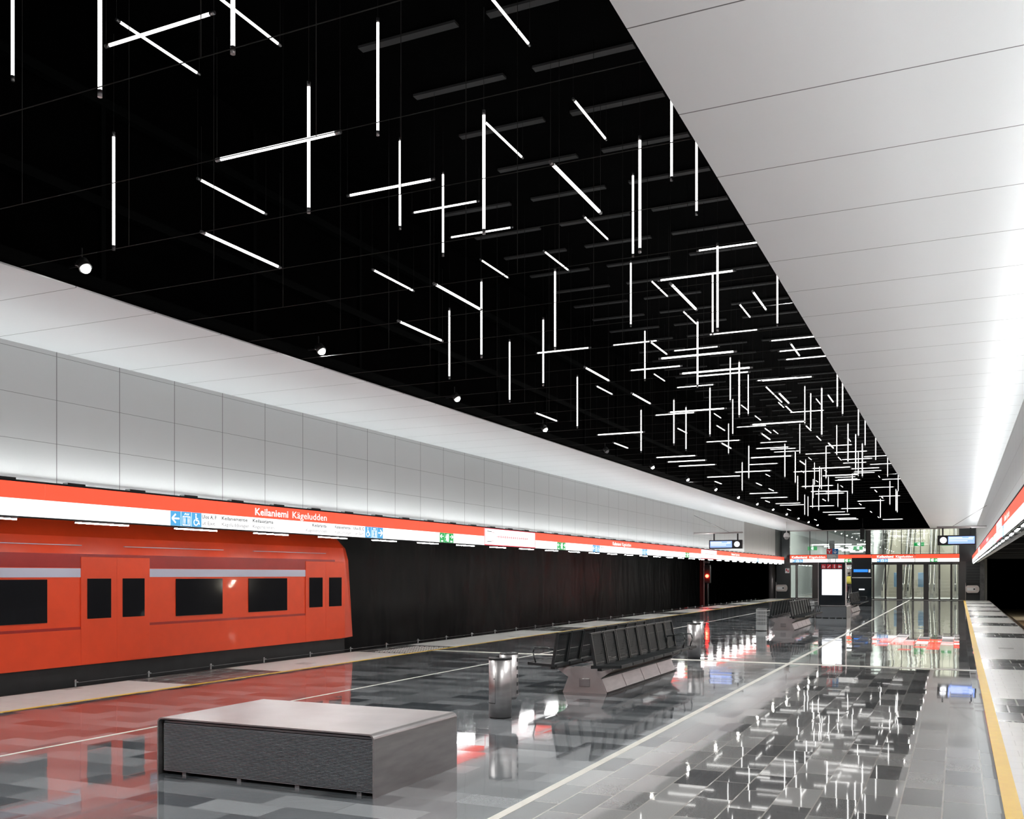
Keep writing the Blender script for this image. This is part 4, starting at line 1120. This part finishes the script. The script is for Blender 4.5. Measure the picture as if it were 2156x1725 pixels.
def perf_bin(x, y, label):
    r = empty('perforated_bin', (x, y, 0))
    R0, R1 = 0.15, 0.145; n = 32
    b = MB()
    def ring(z0, z1):
        for q in range(n):
            A, B = 2 * math.pi * q / n, 2 * math.pi * (q + 1) / n
            b.quad([(R0 * math.cos(A), R0 * math.sin(A), z0), (R0 * math.cos(B), R0 * math.sin(B), z0), (R0 * math.cos(B), R0 * math.sin(B), z1), (R0 * math.cos(A), R0 * math.sin(A), z1)])
    zs = [0.02, 0.17] + [0.17 + 0.1 * k + dz for k in range(1, 5) for dz in (-.015, .015)] [0:8] + [0.57, 0.61]
    ring(0.02, 0.17); 
    for k in range(4): ring(0.17 + 0.1 * (k + 1) - .012, 0.17 + 0.1 * (k + 1) + .012)
    ring(0.575, 0.61)
    for q in range(n):
        A, B = 2 * math.pi * q / n, 2 * math.pi * (q + .55) / n
        b.quad([(R0 * math.cos(A), R0 * math.sin(A), 0.17), (R0 * math.cos(B), R0 * math.sin(B), 0.17), (R0 * math.cos(B), R0 * math.sin(B), 0.6), (R0 * math.cos(A), R0 * math.sin(A), 0.6)])
    b.build('perforated_shell', M['sign_grey'], r)
    b = MB(); b.lathe([(0.12, 0.03), (0.12, 0.58)], (0, 0, 0), 24); b.build('liner', M['rubber'], r)
    b = MB(); b.lathe([(0.14, 0), (0.14, 0.02)], (0, 0, 0), 24); b.build('base_ring', M['rubber'], r)
    b = MB(); b.lathe([(0.15, 0.605), (0.15, 0.625), (0.10, 0.64)], (0, 0, 0), 28).box((-0.22, -0.03, 0.34), (-0.145, 0.05, 0.38), .005); b.build('ash_tray', M['rubber'], r)
    tag(r, label, 'litter bin', 'perforated litter bins')
solid_bin(-4.66, 9.80, 0.0, 'nearest steel litter bin, between the low box and the first bench')
solid_bin(-4.60, 18.32, 0.0, 'steel litter bin beyond the far end of the first bench')
perf_bin(-5.08, 27.95, 'perforated litter bin in front of the second bench')
perf_bin(-5.0, 37.3, 'perforated litter bin left of the advertising totem')

# ---------------------------------------------------------------- double benches
def bench(x, y, label, ns=8, length=3.95):
    r = empty('double_bench', (x, y, 0))
    pitch = length / ns
    L0 = 0.42
    P = [(-0.315, 0), (0.315, 0), (0.235, 0.205), (0.40, 0.315), (0.38, 0.335), (0.20, 0.325), (0.14, 0.355), (-0.14, 0.355), (-0.20, 0.325), (-0.38, 0.335), (-0.40, 0.315), (-0.235, 0.205)]
    y0, y1 = L0, length - 0.05
    b = MB(); b.prism(P, 1, y0, y0 + 0.02); b.build('end_plate', M['steel_matt'], r)
    b = MB(); b.prism(P, 1, y1 - 0.02, y1); b.build('end_plate', M['steel_matt'], r)
    b = MB(); b.box((-0.075, y0 - 0.008, 0.085), (0.075, y0, 0.195), 0.003); p = b.build('service_cover', M['steel'], r)
    for s in (-1, 1):
        b = MB(); b.prism([(0.30 * s, 0.015), (0.315 * s, 0.015), (0.237 * s, 0.205), (0.222 * s, 0.205)], 1, y0 + 0.02, y1 - 0.02)
        for q in range(1, 4):
            yy = y0 + (y1 - y0) * q / 4
            b.prism([(0.31 * s, 0.02), (0.318 * s, 0.02), (0.240 * s, 0.205), (0.232 * s, 0.205)], 1, yy - 0.004, yy + 0.004)
        b.build('side_sheet', M['steel'], r)
        b = MB(); b.box((min(0.23 * s, 0.26 * s), y0 + .02, 0.203), (max(0.23 * s, 0.26 * s), y1 - .02, 0.222)).box((min(0.31 * s, 0.325 * s), y0 + .02, 0.0), (max(0.31 * s, 0.325 * s), y1 - .02, 0.018))
        b.build('dark_edge', M['rubber'], r)
    b = MB(); b.box((-0.20, y0 + .02, 0.02), (0.20, y1 - .02, 0.19)).box((-0.14, y0 + 0.02, 0.19), (0.14, y1 - 0.02, 0.33)); b.build('core', M['steel_matt'], r)
    b = MB(); b.box((0.30, 0.1, 0.335), (0.36, length - 0.1, 0.375)).box((-0.36, 0.1, 0.335), (-0.30, length - 0.1, 0.375)); b.build('seat_beam', M['seatframe'], r)
    for q in range(5):
        yy = y0 + 0.05 + (y1 - y0 - 0.1) * q / 4
        b = MB(); b.box((-0.40, yy - 0.02, 0.318), (0.40, yy + 0.02, 0.338)); b.build('cross_bracket', M['steel_matt'], r)
    sp = {}
    for s in (-1, 1):
        for q in range(ns):
            a = q * pitch + 0.015; c = (q + 1) * pitch - 0.015
            if s not in sp:
                w = c - a
                def fr(p0, p1, th):          # seat or back frame: border bars between two edges in x-z
                    bb = MB()
                    (xa, za), (xb, zb) = p0, p1
                    for yy in (0, w - 0.022):
                        bb.prism([(xa, za - th), (xb, zb - th), (xb, zb), (xa, za)], 1, yy, yy + 0.022)
                    return bb
                # seat
                xi, xo = 0.24 * s, 0.66 * s
                b = fr((xi, 0.405), (xo, 0.425), 0.035)
                b.box((min(xo, xo - .02 * s), 0, 0.390), (max(xo, xo - .02 * s), w, 0.428)).box((min(xi, xi + .02 * s), 0, 0.37), (max(xi, xi + .02 * s), w, 0.41))
                seat = b.build('seat', M['seatframe'], None)
                b = MB(); b.prism([(xi, 0.400), (xo, 0.420), (xo, 0.424), (xi, 0.404)], 1, 0.01, w - 0.01)
                spn = b.build('seat_mesh', M['seat'], seat)
                # back
                b = MB()
                P0, P1 = (0.30 * s, 0.40), (0.225 * s, 0.83)
                for yy in (0, w - 0.022):
                    b.prism([(P0[0] - .02 * s, P0[1]), (P0[0] + .02 * s, P0[1]), (P1[0] + .018 * s, P1[1]), (P1[0] - .018 * s, P1[1])], 1, yy, yy + 0.022)
                b.box((min(P1[0] - .018 * s, P1[0] + .018 * s), 0, 0.812), (max(P1[0] - .018 * s, P1[0] + .018 * s), w, 0.832))
                back = b.build('backrest', M['seatframe'], None)
                b = MB(); b.prism([(P0[0] - .002 * s, 0.42), (P0[0] + .002 * s, 0.42), (P1[0] + .002 * s, 0.815), (P1[0] - .002 * s, 0.815)], 1, 0.01, w - 0.01)
                b.build('back_mesh', M['seat'], back)
                sp[s] = (seat, back)
                for o in (seat, back): o.location = (0, a, 0); setp(o, r)
            else:
                for src in sp[s]:
                    o = copy_tree(src, r); o.location = (0, a, 0); KIDS.setdefault(r.name, []).append(o)
    for s, ya in ((-1, 0.06), (1, length - 0.06), (1, length - pitch - 0.02)):
        b = MB(); b.path([(0.30 * s, ya, 0.50), (0.30 * s, ya, 0.60), (0.40 * s, ya, 0.62), (0.58 * s, ya, 0.62), (0.60 * s, ya, 0.55), (0.56 * s, ya, 0.41)], 0.010); b.build('armrest', M['seatframe'], r)
    tag(r, label, 'bench', 'double rows of black perforated seats')
    return r
bench(-4.59, 11.88, 'nearest double bench of black perforated seats on a steel plinth')
bench(-4.585, 27.3 + 0.9, 'second double bench of black seats, between the perforated bins')
bench(-4.30, 42.0, 'third double bench, partly hidden behind the advertising totem', 8)

# ---------------------------------------------------------------- train
def train():
    r = empty('metro_train', (-13.10, 3.0, 0))
    # cross-section of the body (local x from -1.5 to 1.5, z from the sole bar to the roof)
    def section(y, hw=1.5, zt=2.55, zb=0.28, lean=0.0):
        pts = [(-hw, zb), (-hw, 1.9), (-hw + 0.06, 2.15), (-hw + 0.28, zt - 0.12), (-hw + 0.6, zt), (hw - 0.6, zt), (hw - 0.28, zt - 0.12), (hw - 0.06, 2.15), (hw, 1.9), (hw, zb)]
        return [(x, y + lean * (zz - zb), zz) for x, zz in pts]
    rings = [section(-11), section(13.4), section(13.9, 1.48, 2.53), section(14.35, 1.36, 2.42, 0.28, -0.10), section(14.62, 1.10, 2.2, 0.28, -0.20)]
    b = MB(); b.loft(rings, True, False); b.build('body', M['train_red'], r)
    b = MB(); b.box((-1.46, -11, -0.85), (1.46, 13.9, 0.28)); b.build('underframe', M['underframe'], r)
    X = 1.5
    b = MB(); b.box((X, -11, 0.28), (X + 0.012, 13.75, 0.80), 0); b.build('lower_side_panel', M['train_red'], r)
    b = MB(); b.box((X, -11, 1.70), (X + 0.006, 13.5, 1.90)); b.build('upper_side_band', M['train_dark'], r)
    b = MB(); b.box((X, -11, 1.56), (X + 0.010, 13.2, 1.69)); b.build('window_top_sheen', M['lavender'], r)  # pale paint stands in for light on the window tops
    b = MB(); b.box((X, -11, 0.80), (X + 0.006, 13.75, 0.84)); b.build('dark_rubbing_strip', M['train_dark'], r)
    # windows between the panels, doors
    k = 0
    ys = [y for y in (12.61 - 3.0 + 1.78 * q for q in range(-11, 3))]
    for q, y in enumerate(ys):
        if q % 3 == 1:
            for s in (-1, 1):
                b = MB(); b.box((X - .01, y - 0.02 + (0.02 if s > 0 else -0.64), 0.29), (X + 0.016, y + 0.02 + (0.64 if s > 0 else -0.02), 1.86), 0.006); d = b.build('door_leaf', M['train_red'], r)
                yc = y + 0.33 * s
                b = MB(); b.box((X + .014, yc - 0.22, 0.95), (X + 0.021, yc + 0.22, 1.54), 0.003); b.build('door_window', M['train_glass'], d)
        else:
            b = MB(); b.box((X, y - 0.55, 0.92), (X + 0.014, y + 0.55, 1.53), 0.004); b.build('side_window', M['train_glass'], r)
    for yy in range(-10, 13, 3):
        b = MB(); b.box((X - .05, yy, 2.02), (X + 0.0, yy + 2.2, 2.03)); b.build('gutter_strip', M['lavender'], r)
    # front end
    b = MB(); b.quad([(-1.05, 14.30, 1.0), (1.05, 14.30, 1.0), (0.95, 14.13, 2.0), (-0.95, 14.13, 2.0)])
    b.xf(Matrix.Translation((0, 0.20, 0))); b.build('windscreen', M['train_glass'], r)
    for s in (-1, 1):
        b = MB(); b.box((0.75 * s - 0.16, 14.48, 0.62), (0.75 * s + 0.16, 14.60, 0.76), 0.02); b.build('headlamp', M['sign_grey'], r)
    b = MB(); b.box((X + .0, 12.95, 0.95), (X + 0.014, 13.45, 1.53), 0.004); b.build('cab_window', M['train_glass'], r)
    b = MB(); b.box((-0.25, 14.3, -0.55), (0.25, 14.75, -0.25), 0.04); b.build('coupler', M['blacksteel'], r)
    for yy in (-8, -5.5, 8.5, 11):
        b = MB()
        b.tube((-0.95, yy, -0.55), (-0.70, yy, -0.55), 0.40, 24).tube((0.70, yy, -0.55), (0.95, yy, -0.55), 0.40, 24).tube((-0.7, yy, -0.55), (0.7, yy, -0.55), 0.07, 12)
        b.build('wheelset', M['rail'], r)
    tag(r, 'orange-red metro train on the left track', 'train')
train()

# ---------------------------------------------------------------- person behind the totem
def person(x, y, rz):
    r = empty('person', (x, y, 0), rz)
    V = [(0, 0, 0.95), (0, 0, 1.15), (0, 0.01, 1.38), (0, 0.01, 1.50), (0, -0.01, 1.60), (0, -0.02, 1.70),
         (0.17, 0, 1.42), (0.22, 0.02, 1.14), (0.20, -0.14, 0.96), (-0.17, 0, 1.42), (-0.22, 0.02, 1.14), (-0.20, -0.14, 0.96),
         (0.09, 0, 0.88), (0.10, -0.02, 0.50), (0.10, 0.02, 0.08), (0.11, -0.12, 0.04), (-0.09, 0, 0.88), (-0.10, 0.05, 0.50), (-0.10, 0.10, 0.08), (-0.11, -0.04, 0.04)]
    E = [(0, 1), (1, 2), (2, 3), (3, 4), (4, 5), (2, 6), (6, 7), (7, 8), (2, 9), (9, 10), (10, 11), (0, 12), (12, 13), (13, 14), (14, 15), (0, 16), (16, 17), (17, 18), (18, 19)]
    R = [.13, .13, .14, .055, .085, .08, .06, .045, .035, .06, .045, .035, .09, .065, .045, .04, .09, .065, .045, .04]
    me = bpy.data.meshes.new('body'); me.from_pydata(V, E, []); me.materials.append(M['navy'])
    o = bpy.data.objects.new('body', me); C.objects.link(o); setp(o, r)
    sk = o.modifiers.new('s', 'SKIN'); 
    for i, rr in enumerate(R): me.skin_vertices[0].data[i].radius = (rr, rr * 0.8)
    me.skin_vertices[0].data[0].use_root = True
    ss = o.modifiers.new('u', 'SUBSURF'); ss.levels = 2; ss.render_levels = 2
    b = MB(); b.lathe([(0.165, 1.02), (0.175, 1.2), (0.18, 1.38), (0.13, 1.48), (0.07, 1.49)], (0, 0, 0), 20); b.xf(Matrix.Diagonal((1.05, 0.80, 1, 1))); b.build('vest', M['hivis'], r)
    b = MB(); b.ball((0, -0.01, 1.635), (0.078, 0.09, 0.108)); b.ball((0, -0.10, 1.62), (0.014, 0.02, 0.018), 8, 6); b.ball((.08, 0, 1.63), (.012, .02, .03), 8, 6); b.ball((-.08, 0, 1.63), (.012, .02, .03), 8, 6); b.build('head', M['skin'], r)
    b = MB(); b.ball((0, 0.012, 1.665), (0.085, 0.092, 0.095)); b.build('hair', M['hair'], r)
    tag(r, 'person in a yellow vest and dark trousers standing near the end doors', 'person')
person(-6.22, 64.0, math.radians(150))
